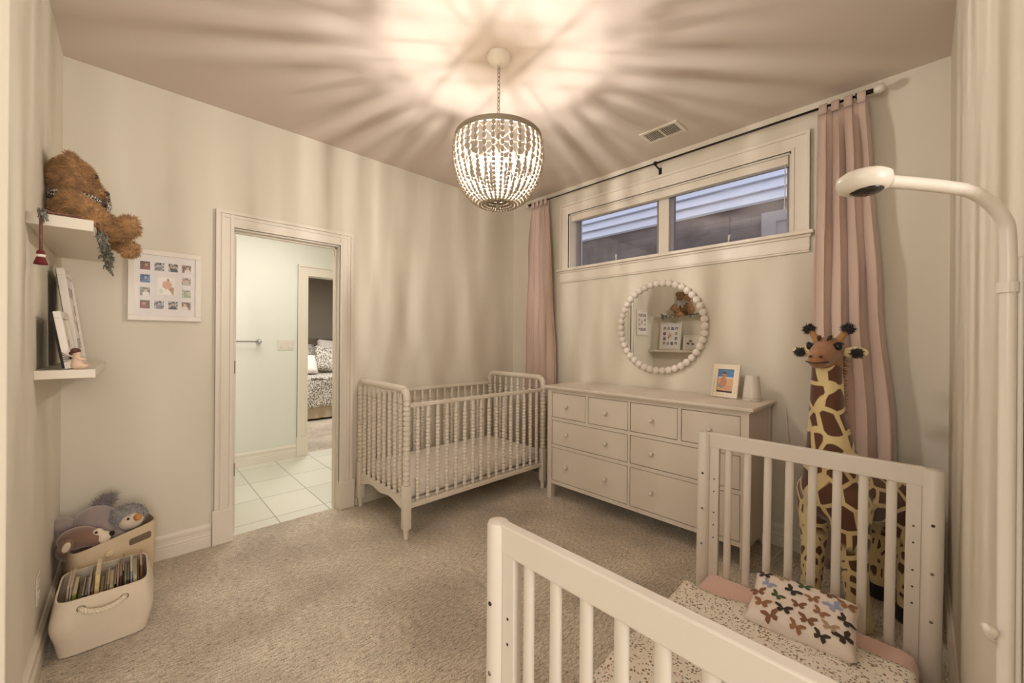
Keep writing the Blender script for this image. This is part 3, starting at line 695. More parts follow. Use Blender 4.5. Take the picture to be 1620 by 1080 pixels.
# ------------------------------------------------------------------ dresser
DXF, DY0, DY1, DZT = 2.589, .70, 2.244, .958
dr = thing('dresser', 'wide white dresser with eight knobbed drawers under the round mirror', 'dresser', (2.83, 1.47, 0))
bm = B(); PW = .045
for y0, y1 in ((DY0, DY0+PW), (DY1-PW, DY1)):
    for x0, x1 in ((DXF, DXF+PW), (3.03, 3.07)): box(bm, (x0, y0, 0), (x1, y1, DZT-.02), bev=.002)
box(bm, (DXF+.004, DY0+PW, .905), (DXF+.03, DY1-PW, DZT-.02)); box(bm, (DXF+.004, DY0+PW, .13), (DXF+.03, DY1-PW, .158))
for z in (.44, .669): box(bm, (DXF+.004, DY0+PW, z), (DXF+.03, DY1-PW, z+.025))
box(bm, (DXF+.005, 1.464, .157), (DXF+.0295, 1.482, .906))
for y in (1.097, 1.831): box(bm, (DXF+.005, y, .693), (DXF+.0295, y+.022, .906))
mk('frame', bm, DRESS, dr)
bm = B(); box(bm, (DXF+.03, DY0+.004, .13), (3.06, DY0+.02, .94)); box(bm, (DXF+.03, DY1-.02, .13), (3.06, DY1-.004, .94)); box(bm, (3.05, DY0+.01, .13), (3.065, DY1-.01, .94)); box(bm, (DXF+.04, DY0+.01, .14), (3.06, DY1-.01, .155)); mk('side_panel', bm, DRESS, dr)
mk('gap_shade_sheet', bx((DXF+.031, DY0+PW-.01, .135), (DXF+.036, DY1-PW+.01, .925)), GAP, dr)  # thin dark sheet, puts the shade between drawer fronts into colour
bm = B(); box(bm, (DXF-.028, DY0-.028, DZT-.018), (3.078, DY1+.028, DZT+.003), bev=.005); box(bm, (DXF-.012, DY0-.012, DZT-.03), (3.07, DY1+.012, DZT-.017), bev=.004); mk('top', bm, DRESS, dr)
def drawer(y0, y1, z0, z1, kn):
    g = .0042
    d = mk('drawer', bx((DXF+.006, y0+g, z0+g), (DXF+.034, y1-g, z1-g), bev=.0015), DRESS, dr)
    for y in kn:
        bm = B(); lathe(bm, [(.009, 0), (.008, -.008), (.011, -.012), (.0165, -.018), (.0165, -.024), (.011, -.03), (.003, -.032)], 16, (DXF+.006, y, (z0+z1)/2), 'X'); mk('knob', bm, DRESS, d, smooth=True)
C4 = [(1.853, 2.199), (1.482, 1.831), (1.119, 1.464), (.745, 1.097)]; K4 = [2.036, 1.664, 1.297, .92]
for (a, c), k in zip(C4, K4): drawer(a, c, .694, .905, [k])
for a, c, ks in ((1.482, 2.199, (2.036, 1.664)), (.745, 1.464, (1.297, .92))):
    drawer(a, c, .465, .669, ks); drawer(a, c, .158, .44, ks)

# things on the dresser
def grid_print(name, w, h, fn, parent, loc, nx=24, ny=24, facing='-y'):
    me = bpy.data.meshes.new(name); vs, fs, cols = [], [], []
    for j in range(ny+1):
        for i in range(nx+1): vs.append((w*(i/nx-.5), 0, h*(j/ny-.5)))
    for j in range(ny):
        for i in range(nx):
            a = j*(nx+1)+i; fs.append((a, a+1, a+nx+2, a+nx+1))
            cols.append(lin(fn((i+.5)/nx, (j+.5)/ny)))
    me.from_pydata(vs, [], fs)
    ca = me.color_attributes.new('print', 'FLOAT_COLOR', 'CORNER')
    for p in me.polygons:
        for li in p.loop_indices: ca.data[li].color = (*cols[p.index], 1)
    me.materials.append(PRINT)
    o = bpy.data.objects.new(name, me); COL.objects.link(o); o.parent = parent; o.location = loc
    ORG[o.name] = Vector(); return o
def blob(u, v, cx, cy, rx, ry): return ((u-cx)/rx)**2+((v-cy)/ry)**2 < 1
def beach(u, v):
    n = mnoise.noise((u*14, v*14, 3))*18
    if blob(u, v, .38, .72, .13, .1): return (188, 130, 100)
    if blob(u, v, .38, .84, .12, .06): return (110, 74, 56)
    if blob(u, v, .36, .46, .2, .24): return (196+n, 140+n, 112+n)
    if blob(u, v, .28, .3, .2, .12): return (150+n, 150+n, 164+n)
    if blob(u, v, .62, .22, .3, .12): return (214, 160+n, 136)
    if v < .09: return (74, 56, 58)
    if v > .68: return (92+n, 136+n, 178)
    if v > .6: return (222, 220, 214)
    return (216+n, 176+n, 132+n)
def portrait(seed, pal):
    rnd = random.Random(seed); cx = rnd.uniform(.35, .65); off = rnd.uniform(0, 50)
    def fn(u, v):
        n = mnoise.noise((u*5+off, v*5, seed)); n2 = mnoise.noise((u*12+off, v*12, seed+9))
        if blob(u, v, cx, .62, .17, .2): return tuple(max(0, min(255, c+n2*30)) for c in pal[0])
        if blob(u, v, cx, .76, .19, .14): return pal[1]
        if blob(u, v, cx, .15, .34, .34): return tuple(max(0, min(255, c+n2*50)) for c in pal[2])
        c = pal[3] if n > 0 else pal[4]
        return tuple(max(0, min(255, x+n2*40)) for x in c)
    return fn
PALS = [((206, 164, 140), (70, 52, 44), (190, 180, 170), (150, 138, 120), (208, 198, 186)),
        ((196, 140, 112), (60, 44, 38), (150, 80, 70), (120, 84, 66), (90, 70, 60)),
        ((214, 176, 150), (84, 60, 46), (226, 214, 200), (100, 76, 60), (160, 140, 122)),
        ((210, 180, 160), (110, 84, 66), (236, 226, 214), (150, 150, 136), (120, 112, 98)),
        ((180, 160, 150), (44, 40, 40), (120, 116, 116), (70, 66, 66), (190, 186, 182)),
        ((150, 160, 180), (40, 44, 60), (90, 120, 160), (110, 140, 178), (60, 76, 104)),
        ((190, 176, 150), (90, 90, 70), (160, 168, 130), (150, 160, 116), (206, 206, 186)),
        ((190, 150, 130), (30, 30, 32), (60, 58, 60), (40, 40, 40), (176, 170, 160))]
def newborn(u, v):
    n = mnoise.noise((u*9, v*9, 2))*10
    if blob(u, v, .55, .58, .27, .24): return (214+n, 160+n, 130+n)
    if .5 < u < .9 and v < .62-(u-.5)*.3 and v > .55-(u-.45)*1.25 and v < .45: return (176+n, 128+n, 100+n)
    if blob(u, v, .6, .86, .06, .09): return (150, 110, 90)
    if blob(u, v, .22, .2, .1, .12): return (206, 216, 190)
    return (240, 232, 222)
def collage(name, label, loc, rot, w, h, seed, depth=.028):
    t = thing(name, label, 'picture frame', loc, rot, local=True)
    f = .03; bm = B()
    for lo, hi in (((-w/2, -h/2), (w/2, -h/2+f)), ((-w/2, h/2-f), (w/2, h/2)), ((-w/2, -h/2+f), (-w/2+f, h/2-f)), ((w/2-f, -h/2+f), (w/2, h/2-f))):
        box(bm, (lo[0], -depth, lo[1]), (hi[0], -.002, hi[1]), bev=.002)
    mk('frame', bm, WHITE, t)
    mk('backing', bx((-w/2+.004, -.006, -h/2+.004), (w/2-.004, 0, h/2-.004)), PHBLACK, t)
    mk('mat_board', bx((-w/2+f-.002, -depth+.008, -h/2+f-.002), (w/2-f+.002, -.006, h/2-f+.002)), MATB, t)
    iw, ih = w-2*f, h-2*f; s = iw*.155; k = 0
    for r in range(4):
        for c in range(4):
            if r in (1, 2) and c in (1, 2): continue
            grid_print('photo', s, s*1.12, portrait(seed*20+k, PALS[(k*3+seed) % 8]), t, ((c-1.5)*iw*.228, -depth+.0072, (1.5-r)*ih*.212), 14, 14); k += 1
    grid_print('photo', iw*.3, ih*.29, newborn, t, (0, -depth+.0072, 0), 24, 24)
    return t
collage('picture_frame', 'white collage frame of thirteen baby photos hung left of the doorway', (.148, YD, 1.658), (0, 0, 0), .336, .42, 1)

t = thing('photo_frame', 'small cream standing frame with a beach photo on the dresser', 'picture frame', (2.93, .945, DZT+.005), (0, 0, -PI/2-.2), local=True)
til = Matrix.Rotation(-.2, 4, 'X')
FW, FH = .182, .228
bm = B()
for lo, hi in (((-FW/2, 0), (FW/2, .034)), ((-FW/2, FH-.034), (FW/2, FH)), ((-FW/2, .034), (-FW/2+.036, FH-.034)), ((FW/2-.036, .034), (FW/2, FH-.034))): box(bm, (lo[0], -.016, lo[1]), (hi[0], 0, hi[1]), bev=.002)
rnd = random.Random(4)
for k in range(12):
    u = rnd.choice((-1, 1)); p = (-FW/2+.018, -.0165, .02+k*.014) if k < 8 else (-FW/2+.02+(k-7)*.024, -.0165, .017)
    box(bm, (p[0]-.0025, p[1], p[2]-.0025), (p[0]+.0025, p[1]+.003, p[2]+.0025), mi=1)
bm.transform(til); mk('frame', bm, [mat('cream_ceramic', (236, 222, 198), .4), STEEL], t)
bm = bx((-FW/2+.01, -.002, .01), (FW/2-.01, .004, FH-.01)); box(bm, (-.03, .0, .0), (.03, .012, FH*.75)); bm.transform(til); mk('easel_back', bm, PHBLACK, t)
p = grid_print('photo', FW-.07, FH-.066, beach, t, til @ Vector((0, -.006, FH/2)), 28, 36); p.rotation_euler = (-.2, 0, 0)
bm = B(); box(bm, (-.02, .03, .002), (.02, .075, .006)); mk('stand', bm, PHBLACK, t)
t = thing('sound_machine', 'white tapered night light on the dresser beside the photo frame', 'night light', (2.925, .775, DZT+.003))
bm = B(); lathe(bm, [(.05, 0), (.054, .004), (.054, .02), (.04, .155), (.037, .163), (.012, .165)], 28, (2.925, .775, DZT+.003)); mk('body', bm, PLAST, t, smooth=True, angle=.7)
bm = B(); lathe(bm, [(.0545, .018), (.0545, .02)], 28, (2.925, .775, DZT+.003), caps=False); mk('seam', bm, STEEL, t)
for k in range(3):
    bm = B(); ball(bm, (2.925-  .0525*math.cos(-.3+k*.12), .775+  .0525*math.sin(-.3+k*.12), DZT+.012), .0028, 8, 6); mk('button', bm, STEEL, t)

# ------------------------------------------------------------------ round mirror with ball frame
MY, MZ, MR = 1.478, 1.462, .353
mi_ = thing('mirror', 'round wall mirror framed by a ring of white balls above the dresser', 'mirror', (XW, MY, MZ))
bm = B(); lathe(bm, [(MR-.012, -.002), (MR-.012, -.016)], 64, (XW, MY, MZ), 'X'); mk('backing', bm, WHITE, mi_)
bm = B(); lathe(bm, [(MR-.014, -.0165), (MR-.014, -.0185)], 64, (XW, MY, MZ), 'X'); mk('mirror_glass', bm, MIRR, mi_)
NB = 42; rbd = 2*PI*MR/NB/2*1.06
bm = B(); ball(bm, (0, 0, 0), (rbd*.92, rbd, rbd), 18, 12); b0 = mk('bead', bm, WHITE, None, smooth=True); b0.parent = mi_
for k in range(NB):
    c = b0 if k == 0 else cp(b0, mi_); a = 2*PI*k/NB; c.location = (-.0255, MR*math.cos(a), MR*math.sin(a))

# ------------------------------------------------------------------ toddler bed in the foreground
bed = thing('toddler_bed', 'white slatted toddler bed in the foreground along the near wall', 'bed', (1.36, .35, 0))
def bed_panel(M):
    """local: y across the bed (0..W), z up, x thickness"""
    W = .79
    def P(bm): bm.transform(M); return bm
    pts = []
    for y in (.012, W-.012):
        bm = B(); lathe(bm, [(.024, 0), (.03, .004), (.03, .885), (.026, .893), (.012, .896)], 24, (0, y, 0), sx=.9); po = mk('post', P(bm), BEDP, bed, smooth=True, angle=.5); pts.append(po)
    for y0, y1 in ((.04, .08), (W-.08, W-.04)):
        bm = B(); box(bm, (-.013, y0, .1), (.013, y1, .83), bev=.002); stl = mk('stile', P(bm), BEDP, bed)
        yc = (y0+y1)/2
        for z in (.40, .46, .52, .62, .68):
            bm = B(); lathe(bm, [(.0035, -.0138), (.0035, .0138)], 8, (0, yc, z), 'X'); mk('screw_hole', P(bm), HOLE, stl)
    for y, po in zip((.012, W-.012), pts):
        for z in (.36, .53, .70):
            bm = B(); lathe(bm, [(.005, -.0285), (.0055, -.0265), (.0055, -.02)], 10, (0, y, z), 'X'); mk('bolt', P(bm), STEEL if z < .6 else HOLE, po, smooth=True)
    mk('top_rail', P(bx((-.014, .03, .828), (.014, W-.03, .897), bev=.004)), BEDP, bed)
    mk('bottom_rail', P(bx((-.014, .03, .10), (.014, W-.03, .17), bev=.004)), BEDP, bed)
    n = 8
    for k in range(n):
        y = .08+(W-.16)*(k+.5+.02)/n if False else .118+k*(W-.236)/(n-1)
        bm = B(); lathe(bm, [(.0155, .165), (.0155, .832)], 14, (0, y, 0), sx=.62); mk('slat', P(bm), BEDP, bed, smooth=True, angle=.8)
bed_panel(Matrix.Translation((.66, -.048, 0)))
bed_panel(Matrix.Translation((2.062, -.02, 0)) @ Matrix.Rotation(math.radians(3.0), 4, 'Z') @ Matrix.Rotation(math.radians(.6), 4, 'X') @ Matrix.Translation((0, -.01, 0)))
for y in (.0, .705): mk('side_rail', bx((.69, y-.012, .092), (2.03, y+.012, .134), bev=.003), BEDP, bed)
mk('slat_base', bx((.69, .012, .115), (2.03, .69, .135)), BEDP, bed)
def sheetmat():
    bm = B(); box(bm, (.70, .005, .1365), (2.025, .715, .245), bev=.04); return bm
solo('toddler_mattress', sheetmat(), PINK, 'toddler bed mattress in a dusty pink fitted sheet', 'mattress', smooth=True, org=(1.36, .35, .136))
# blanket: lies on the mattress and falls over the open side
bm = B(); nx, ns = 60, 60; g = []
for i in range(nx+1):
    row = []
    for j in range(ns+1):
        fx = i/nx; s = j/ns*1.0
        x1 = 1.83+.035*math.sin(s*7)+.02*math.sin(s*17+1)
        x = .71+(x1-.71)*fx
        if s < .70: y, z = .012+s, .256
        elif s < .78: a = (s-.70)/.08*PI/2; y, z = .712+.045*math.sin(a), .256-.045*(1-math.cos(a))
        else: y, z = .757+.02*math.sin(x*16+1)*(s-.78)*4+.04*(s-.78), .211-(s-.78)*.88
        nz = .012*(mnoise.noise((x*7, s*7, 2))+.5*mnoise.noise((x*16, s*16, 5)))
        z += max(-.004, nz+.006) if s < .74 else 0
        y += .008*mnoise.noise((x*9, s*4, 8)) if s > .74 else 0
        if s > .72: x += .10*(s-.72)*fx*math.sin(s*6)*1.0
        row.append(bm.verts.new((x, y, max(z, .012))))
    g.append(row)
ring_faces(bm, g, closed=False)
o = solo('blanket', bm, DUVET, 'cream blanket with tiny scattered blossoms spread over the toddler bed', 'blanket', smooth=True, org=(1.3, .4, .25)); md = o.modifiers.new('s', 'SOLIDIFY'); md.thickness = .007; md.offset = 1
# butterfly pillow
PILW = mat('pillow_cotton', (240, 226, 214), .9, bump=(240, .1, .001))
BF = [mat('butterfly_green', (72, 96, 66), .8), mat('butterfly_black', (62, 50, 46), .8), mat('butterfly_brown', (134, 92, 66), .8), mat('butterfly_rust', (156, 110, 76), .8), mat('butterfly_blue', (158, 166, 196), .8), mat('butterfly_sand', (178, 152, 118), .8)]
pw, ph, pd = .335, .25, .095
bm = pillow_bm(pw, ph, pd, 20, 3)
def pz(u, v):
    k = max(0, (1-u**4)*(1-v**4))**.45
    return pd/2*k*(1+.12*mnoise.noise((u*1.7+3, v*1.7, 1)))
spots = [(-.82, .72, 1), (-.42, .82, 5), (.02, .74, 0), (.46, .78, 2), (.85, .62, 3), (-.7, .32, 4), (-.2, .36, 1), (.22, .3, 3), (.62, .34, 4), (-.86, -.1, 2), (-.46, -.06, 0), (-.02, -.12, 2), (.38, -.1, 3), (.82, -.02, 1), (-.72, -.52, 3), (-.28, -.5, 1), (.18, -.54, 2), (.58, -.46, 5), (.84, -.6, 1), (-.5, -.86, 2), (.0, -.88, 3), (.44, -.86, 1)]
rnd = random.Random(11)
for u, v, mi in spots:
    a = rnd.uniform(-.7, .7); sc = rnd.uniform(.024, .031)
    for sgn in (-1, 1):
        for wing in ([(0, .1), (.35, .75), (.95, .95), (1.0, .55), (.55, .1), (0, -.02)], [(0, 0), (.5, .05), (.75, -.3), (.5, -.75), (.22, -.6), (0, -.15)]):
            vs = []
            for wx, wy in wing:
                qx, qy = sgn*wx*sc, wy*sc*.8
                X, Y = u*pw/2*.94+qx*math.cos(a)-qy*math.sin(a), v*ph/2*.94+qx*math.sin(a)+qy*math.cos(a)
                uu, vv = max(-.985, min(.985, X/(pw/2))), max(-.985, min(.985, Y/(ph/2)))
                vs.append(bm.verts.new((X, Y, pz(uu, vv)+.0022)))
            f = bm.faces.new(vs if sgn > 0 else vs[::-1]); f.material_index = mi+1
o = mk('pillow', bm, [PILW]+BF, smooth=True)
o.location = (1.835, .318, .318); o.rotation_euler = Euler((0, math.radians(-20), math.radians(-90-4)), 'XYZ')
o.rotation_euler = (Matrix.Rotation(math.radians(3), 3, 'Z') @ Matrix.Rotation(math.radians(-18), 3, 'Y') @ Matrix.Rotation(math.radians(-90), 3, 'Z')).to_euler()
tag(o, 'small white pillow printed with butterflies on the toddler bed', 'pillow')

# ------------------------------------------------------------------ standing plush giraffe
GX, GY = 2.52, .335
gir = thing('giraffe_toy', 'tall standing plush giraffe between the toddler bed and the pink curtain', 'plush giraffe', (2.65, .25, 0))
bd = Vector((.80, -.60, 0)).normalized(); sd = Vector((-bd.y, bd.x, 0))
chest = Vector((GX+.02, GY-.02, .60)); rump = chest+bd*.34+Vector((0, 0, -.06))
prims = [('l', chest, .135, rump, .125),
         ('l', chest+Vector((0, 0, -.02)), .13, chest+Vector((-.01, .0, .16)), .115),
         ('l', chest+Vector((-.01, 0, .12)), .115, (GX, GY, .98), .075), ('l', (GX, GY, .98), .075, (GX-.005, GY, 1.24), .062)]
fl = [chest+sd*.085, chest-sd*.085]; hl_ = [rump+sd*.075, rump-sd*.075]
ffeet = [Vector((2.545, .40, .06)), Vector((2.475, .205, .06))]; hfeet = [Vector((2.86, .155, .07)), Vector((2.70, .045, .06))]
for a, f in zip(fl, ffeet):
    k = a.lerp(f, .55)+Vector((0, 0, .0)); prims += [('l', a+Vector((0, 0, -.03)), .092, k, .056), ('l', k, .056, f, .043)]
for a, f in zip(hl_, hfeet):
    k = a.lerp(f, .45)+bd*.02; prims += [('l', a, .095, k, .055), ('l', k, .055, f, .042)]
fused('body', prims, .011, GIR, gir, sm=10)
for f in ffeet+hfeet:
    bm = B(); lathe(bm, [(.036, 0), (.05, .006), (.052, .03), (.047, .06), (.044, .075)], 18, (f.x, f.y, 0)); mk('hoof', bm, HOOF if f in hfeet else GCREAM, gir, smooth=True)
# head looks to the camera, slightly to the left
hd = Vector((-.86, -.06, 0)).normalized(); hs = Vector((-hd.y, hd.x, 0)); hc = Vector((GX, GY, 1.305))
hd = Vector((-.80, .10, 0)).normalized(); hs = Vector((hd.y, -hd.x, 0))   # hs: viewer's left
prims = [('e', hc, (.078, .07, .07)), ('l', hc, .068, hc+hd*.08+Vector((0, 0, -.025)), .056), ('l', hc+hd*.08+Vector((0, 0, -.028)), .056, hc+hd*.135+Vector((0, 0, -.045)), .044), ('l', hc+Vector((0, 0, -.06)), .065, (GX, GY, 1.2), .062)]
head = fused('head', prims, .009, GTAN, gir, sm=6)
def hp(f, l, u): return hc+hd*f*.9+hs*l*.9+Vector((0, 0, u*.88))
for s in (1, -1):
    bm = B(); limb(bm, hp(-.01, s*.045, .05), .02, hp(-.015, s*.083, .115), .012); h = mk('horn', bm, GHORN, head, smooth=True)
    fused('horn_tuft', [('e', hp(-.015, s*.088, .122), (.019, .019, .016))], .006, HOOF, h, sm=2, fur=(500, .018, .002, 0), seed=3)
    bm = B(); M = hs.to_track_quat('X', 'Z').to_matrix().to_4x4()
    ball(bm, hp(-.02, s*.115, -.01), (.052, .018, .028), 16, 10, M); e = mk('ear', bm, GCREAM, head, smooth=True)
    fused('ear_tuft', [('e', hp(-.002, s*.128, -.012), (.014, .024, .022))], .005, HOOF, e, sm=2, fur=(350, .012, .0018, .3), seed=4)
    bm = B(); ball(bm, hp(.058, s*.062, .022), (.017, .017, .019), 14, 10); mk('eye', bm, EYE, head, smooth=True)
    bm = B(); tube(bm, smoothpath([hp(.075, s*.046, .03), hp(.068, s*.066, .044), hp(.045, s*.082, .036)], 5), .0045, 6); mk('eyelash', bm, HOOF, head)
    bm = B(); ball(bm, hp(.19, s*.022, -.032), (.008, .008, .006), 10, 8); mk('nostril', bm, NOSE, head, smooth=True)
    bm = B(); tube(bm, smoothpath([hp(.072, s*.02, .055), hp(.05, s*.024, .073), hp(.02, s*.026, .082)], 4), [.004]*3+[.009]*3+[.004]*3, 6); mk('brow_stripe', bm, NOSE, head)
bm = B(); tube(bm, smoothpath([hp(.165, .05, -.06), hp(.195, .02, -.066), hp(.195, -.02, -.066), hp(.165, -.05, -.06)], 5), .003, 6); mk('mouth', bm, NOSE, head)
rnd = random.Random(5); bm = B()
for k in range(900):
    z = rnd.uniform(.80, 1.32); rr = .064+max(0, (.98-z))*.25
    p = Vector((GX, GY, z))+bd*(rr*.92)+sd*rnd.uniform(-.018, .018)
    if z > 1.2: p += -hd*.012
    d = (bd+Vector((0, 0, rnd.uniform(-.6, .3)))+sd*rnd.uniform(-.4, .4)).normalized()*rnd.uniform(.025, .05); w_ = Vector((0, 0, .003))
    bm.faces.new([bm.verts.new(p-w_), bm.verts.new(p+w_), bm.verts.new(p+d)])
mk('mane', bm, MANE, gir)
bm = B(); tp = rump+bd*.12+Vector((0, 0, .03)); tube(bm, smoothpath([tp, tp+bd*.04+Vector((0, 0, -.08)), tp+bd*.03+Vector((0, 0, -.2))], 6), .011, 8); tl = mk('tail', bm, GCREAM, gir, smooth=True)
fused('tail_tuft', [('e', tp+bd*.03+Vector((0, 0, -.22)), (.018, .018, .035))], .006, HOOF, tl, sm=2, fur=(300, .03, .002, .8), seed=8)

# ------------------------------------------------------------------ baby camera on its stand
bc = thing('baby_monitor', 'white baby camera on a tall bent-arm stand by the near wall', 'baby monitor', (.858, -.072, 0))
px, py = .862, -.0795
bm = B(); tube(bm, smoothpath([(px, py, .02), (px, py, .7), (px, py, 1.30), (px, py, 1.47), (px-.008, py+.006, 1.515), (px-.035, py+.03, 1.545), (px-.07, py+.062, 1.5545), (.722, .035, 1.557)], 10), .0082, 14); mk('arm', bm, PLAST, bc, smooth=True)
bm = B(); lathe(bm, [(.012, -.014), (.018, -.0155), (.026, -.011), (.0295, -.002), (.0285, .006), (.022, .011), (.007, .013)], 28, (.701, .056, 1.557)); hd_ = mk('camera_head', bm, PLAST, bc, smooth=True)
bm = B(); lathe(bm, [(.003, -.0185), (.0135, -.018), (.0175, -.0155), (.0175, -.012)], 24, (.698, .053, 1.557)); mk('lens', bm, LENS, hd_, smooth=True)
mk('pole_strip', bx((px-.002, py-.014, .02), (px+.014, py-.008, 1.46), bev=.002), PLAST, bc)
bm = B(); lathe(bm, [(.0105, 1.412), (.0105, 1.426)], 14, (px, py, 0)); mk('clip', bm, PLAST, bc)
bm = B(); tube(bm, smoothpath([(px-.02, py+.02, .955), (px-.012, py+.012, .95), (px+.004, py+.013, .935), (px+.016, py, .925)], 5), .006, 8); mk('hook', bm, PLAST, bc, smooth=True)
mk('base', bx((px-.1, py-.008, 0), (px+.1, py+.035, .02), bev=.004), PLAST, bc)

# ------------------------------------------------------------------ shelves
SH = mat('shelf_white', (230, 220, 202), .4)
solo('shelf', bx((XL, 2.20, 1.748), (-.108, 3.045, 1.79), bev=.002), SH, 'upper white floating shelf carrying the teddy bear', 'shelf', 'floating shelves', org=(XL, 2.6, 1.748))
solo('shelf', bx((XL, 2.375, 1.178), (-.108, 3.19, 1.213), bev=.002), SH, 'lower white floating shelf carrying the leaning frames', 'shelf', 'floating shelves', org=(XL, 2.8, 1.178))
FL = 1.213
collage('picture_frame', 'larger collage frame of baby photos leaning on the lower shelf', (-.225, 2.875, FL+.222), (-.12, 0, PI/2), .345, .445, 2)
t = thing('picture_frame', 'smaller white frame with printed footprints leaning on the lower shelf', 'picture frame', (-.213, 2.535, FL+.118), (-.15, 0, PI/2), local=True)
w_, h_ = .25, .235; bm = B(); f = .028
for lo, hi in (((-w_/2, -h_/2), (w_/2, -h_/2+f)), ((-w_/2, h_/2-f), (w_/2, h_/2)), ((-w_/2, -h_/2+f), (-w_/2+f, h_/2-f)), ((w_/2-f, -h_/2+f), (w_/2, h_/2-f))): box(bm, (lo[0], -.022, lo[1]), (hi[0], 0, hi[1]), bev=.002)
mk('frame', bm, WHITE, t); mk('backing', bx((-w_/2+.004, -.002, -h_/2+.004), (w_/2-.004, .008, h_/2-.004)), PHBLACK, t)
def feet(u, v):
    for cx, cy in ((.36, .38), (.55, .62), (.72, .42)):
        if blob(u, v, cx, cy, .09, .09) or blob(u, v, cx+.1, cy+.02, .05, .07): return (120, 86, 80)
    return (238, 230, 222)
grid_print('print', w_-2*f+.004, h_-2*f+.004, feet, t, (0, -.012, 0), 30, 28)
fx, fy = -.163, 2.40
t = thing('angel_figurine', 'small praying figurine with wire wings on the lower shelf', 'figurine', (fx, fy, FL))
fused('body', [('l', (fx, fy, FL+.018), .018, (fx, fy, FL+.048), .012), ('e', (fx, fy, FL+.068), (.013, .013, .014)), ('l', (fx+.005, fy-.012, FL+.045), .0055, (fx+.022, fy, FL+.04), .005), ('l', (fx+.005, fy+.012, FL+.045), .0055, (fx+.022, fy, FL+.04), .005), ('e', (fx+.012, fy, FL+.013), (.022, .016, .012))], .003, mat('figurine_cream', (228, 196, 170), .7), t, sm=3)
bm = B(); ball(bm, (fx-.003, fy, FL+.075), (.0155, .0155, .013), 14, 8); ball(bm, (fx-.014, fy, FL+.066), .008, 8, 6); mk('hair', bm, mat('figurine_hair', (92, 58, 44), .8), t, smooth=True)
bm = B()
for s in (-1, 1):
    for k in range(4):
        a = -.6+k*.45; tube(bm, smoothpath([(fx-.012, fy+s*.004, FL+.045), (fx-.03-.012*math.cos(a), fy+s*(.012+.02*math.cos(a)), FL+.045+.026*math.sin(a)+.008), (fx-.034, fy+s*.022, FL+.045+.02*math.sin(a)), (fx-.012, fy+s*.004, FL+.045)], 6), .0009, 5)
mk('wings', bm, BLACK, t)
# teddy bear
SZ = 1.79
bear = thing('teddy_bear', 'fluffy brown teddy bear with a gingham ribbon sitting on the upper shelf', 'teddy bear', (-.17, 2.66, SZ))
by = 2.66
FURC = (-.17, by)
prims = [('e', (-.195, by, SZ+.10), (.072, .095, .10)),
         ('l', (-.19, by-.085, SZ+.15), .046, (-.10, by-.15, SZ+.065), .044), ('l', (-.19, by+.085, SZ+.14), .045, (-.072, by+.10, SZ+.085), .042),
         ('l', (-.16, by-.06, SZ+.05), .052, (-.085, by-.15, SZ+.045), .042), ('l', (-.085, by-.15, SZ+.045), .042, (-.03, by-.18, SZ+.03), .036),
         ('l', (-.16, by+.05, SZ+.05), .052, (-.06, by+.04, SZ+.02), .042),
         ('e', (-.012, by-.20, SZ+.048), (.036, .05, .05)), ('e', (-.012, by-.02, SZ-.022), (.038, .05, .038), (0, .25, 0))]
fused('body', prims, .011, BEARF, bear, sm=4, fur=(16000, .0125, .0019, .2), seed=1)
prims = [('e', (-.196, by-.01, SZ+.262), (.076, .105, .088)), ('e', (-.195, by-.10, SZ+.315), (.02, .04, .04)), ('e', (-.195, by+.08, SZ+.32), (.02, .04, .04)), ('l', (-.165, by-.01, SZ+.235), .058, (-.138, by-.01, SZ+.215), .046)]
hd_b = fused('head', prims, .011, BEARF, bear, sm=4, fur=(13000, .0125, .0019, .1), seed=2)
bm = B(); ball(bm, (-.090, by-.01, SZ+.226), (.012, .016, .011), 12, 8); mk('nose', bm, NOSE, hd_b, smooth=True)
for s in (-1, 1):
    bm = B(); ball(bm, (-.122, by-.01+s*.036, SZ+.285), .0085, 12, 8); mk('eye', bm, EYE, hd_b, smooth=True)
bm = B(); torus(bm, (-.185, by, SZ+.178), .082, .012, 30, 8, Matrix.Diagonal((.95, 1.05, 1.4, 1)))
for s in (-1, 1):
    pts = [Vector((-.10, by, SZ+.17)), Vector((-.085, by+s*.05, SZ+.19)), Vector((-.08, by+s*.075, SZ+.16)), Vector((-.09, by+s*.03, SZ+.15))]
    g = [[bm.verts.new(p+Vector((.004*k, 0, .014*k))) for k in (-1.5, 0, 1.5)] for p in smoothpath(pts+[pts[0]], 4)]; ring_faces(bm, g, closed=False)
    g = [[bm.verts.new(Vector((-.095+.03*k, by+s*(.01+.03*k)+q*.018, SZ+.165-.075*k))) for q in (-1, 0, 1)] for k in (0, .5, 1)]; ring_faces(bm, g, closed=False)
mk('ribbon', bm, GING, bear, smooth=True)
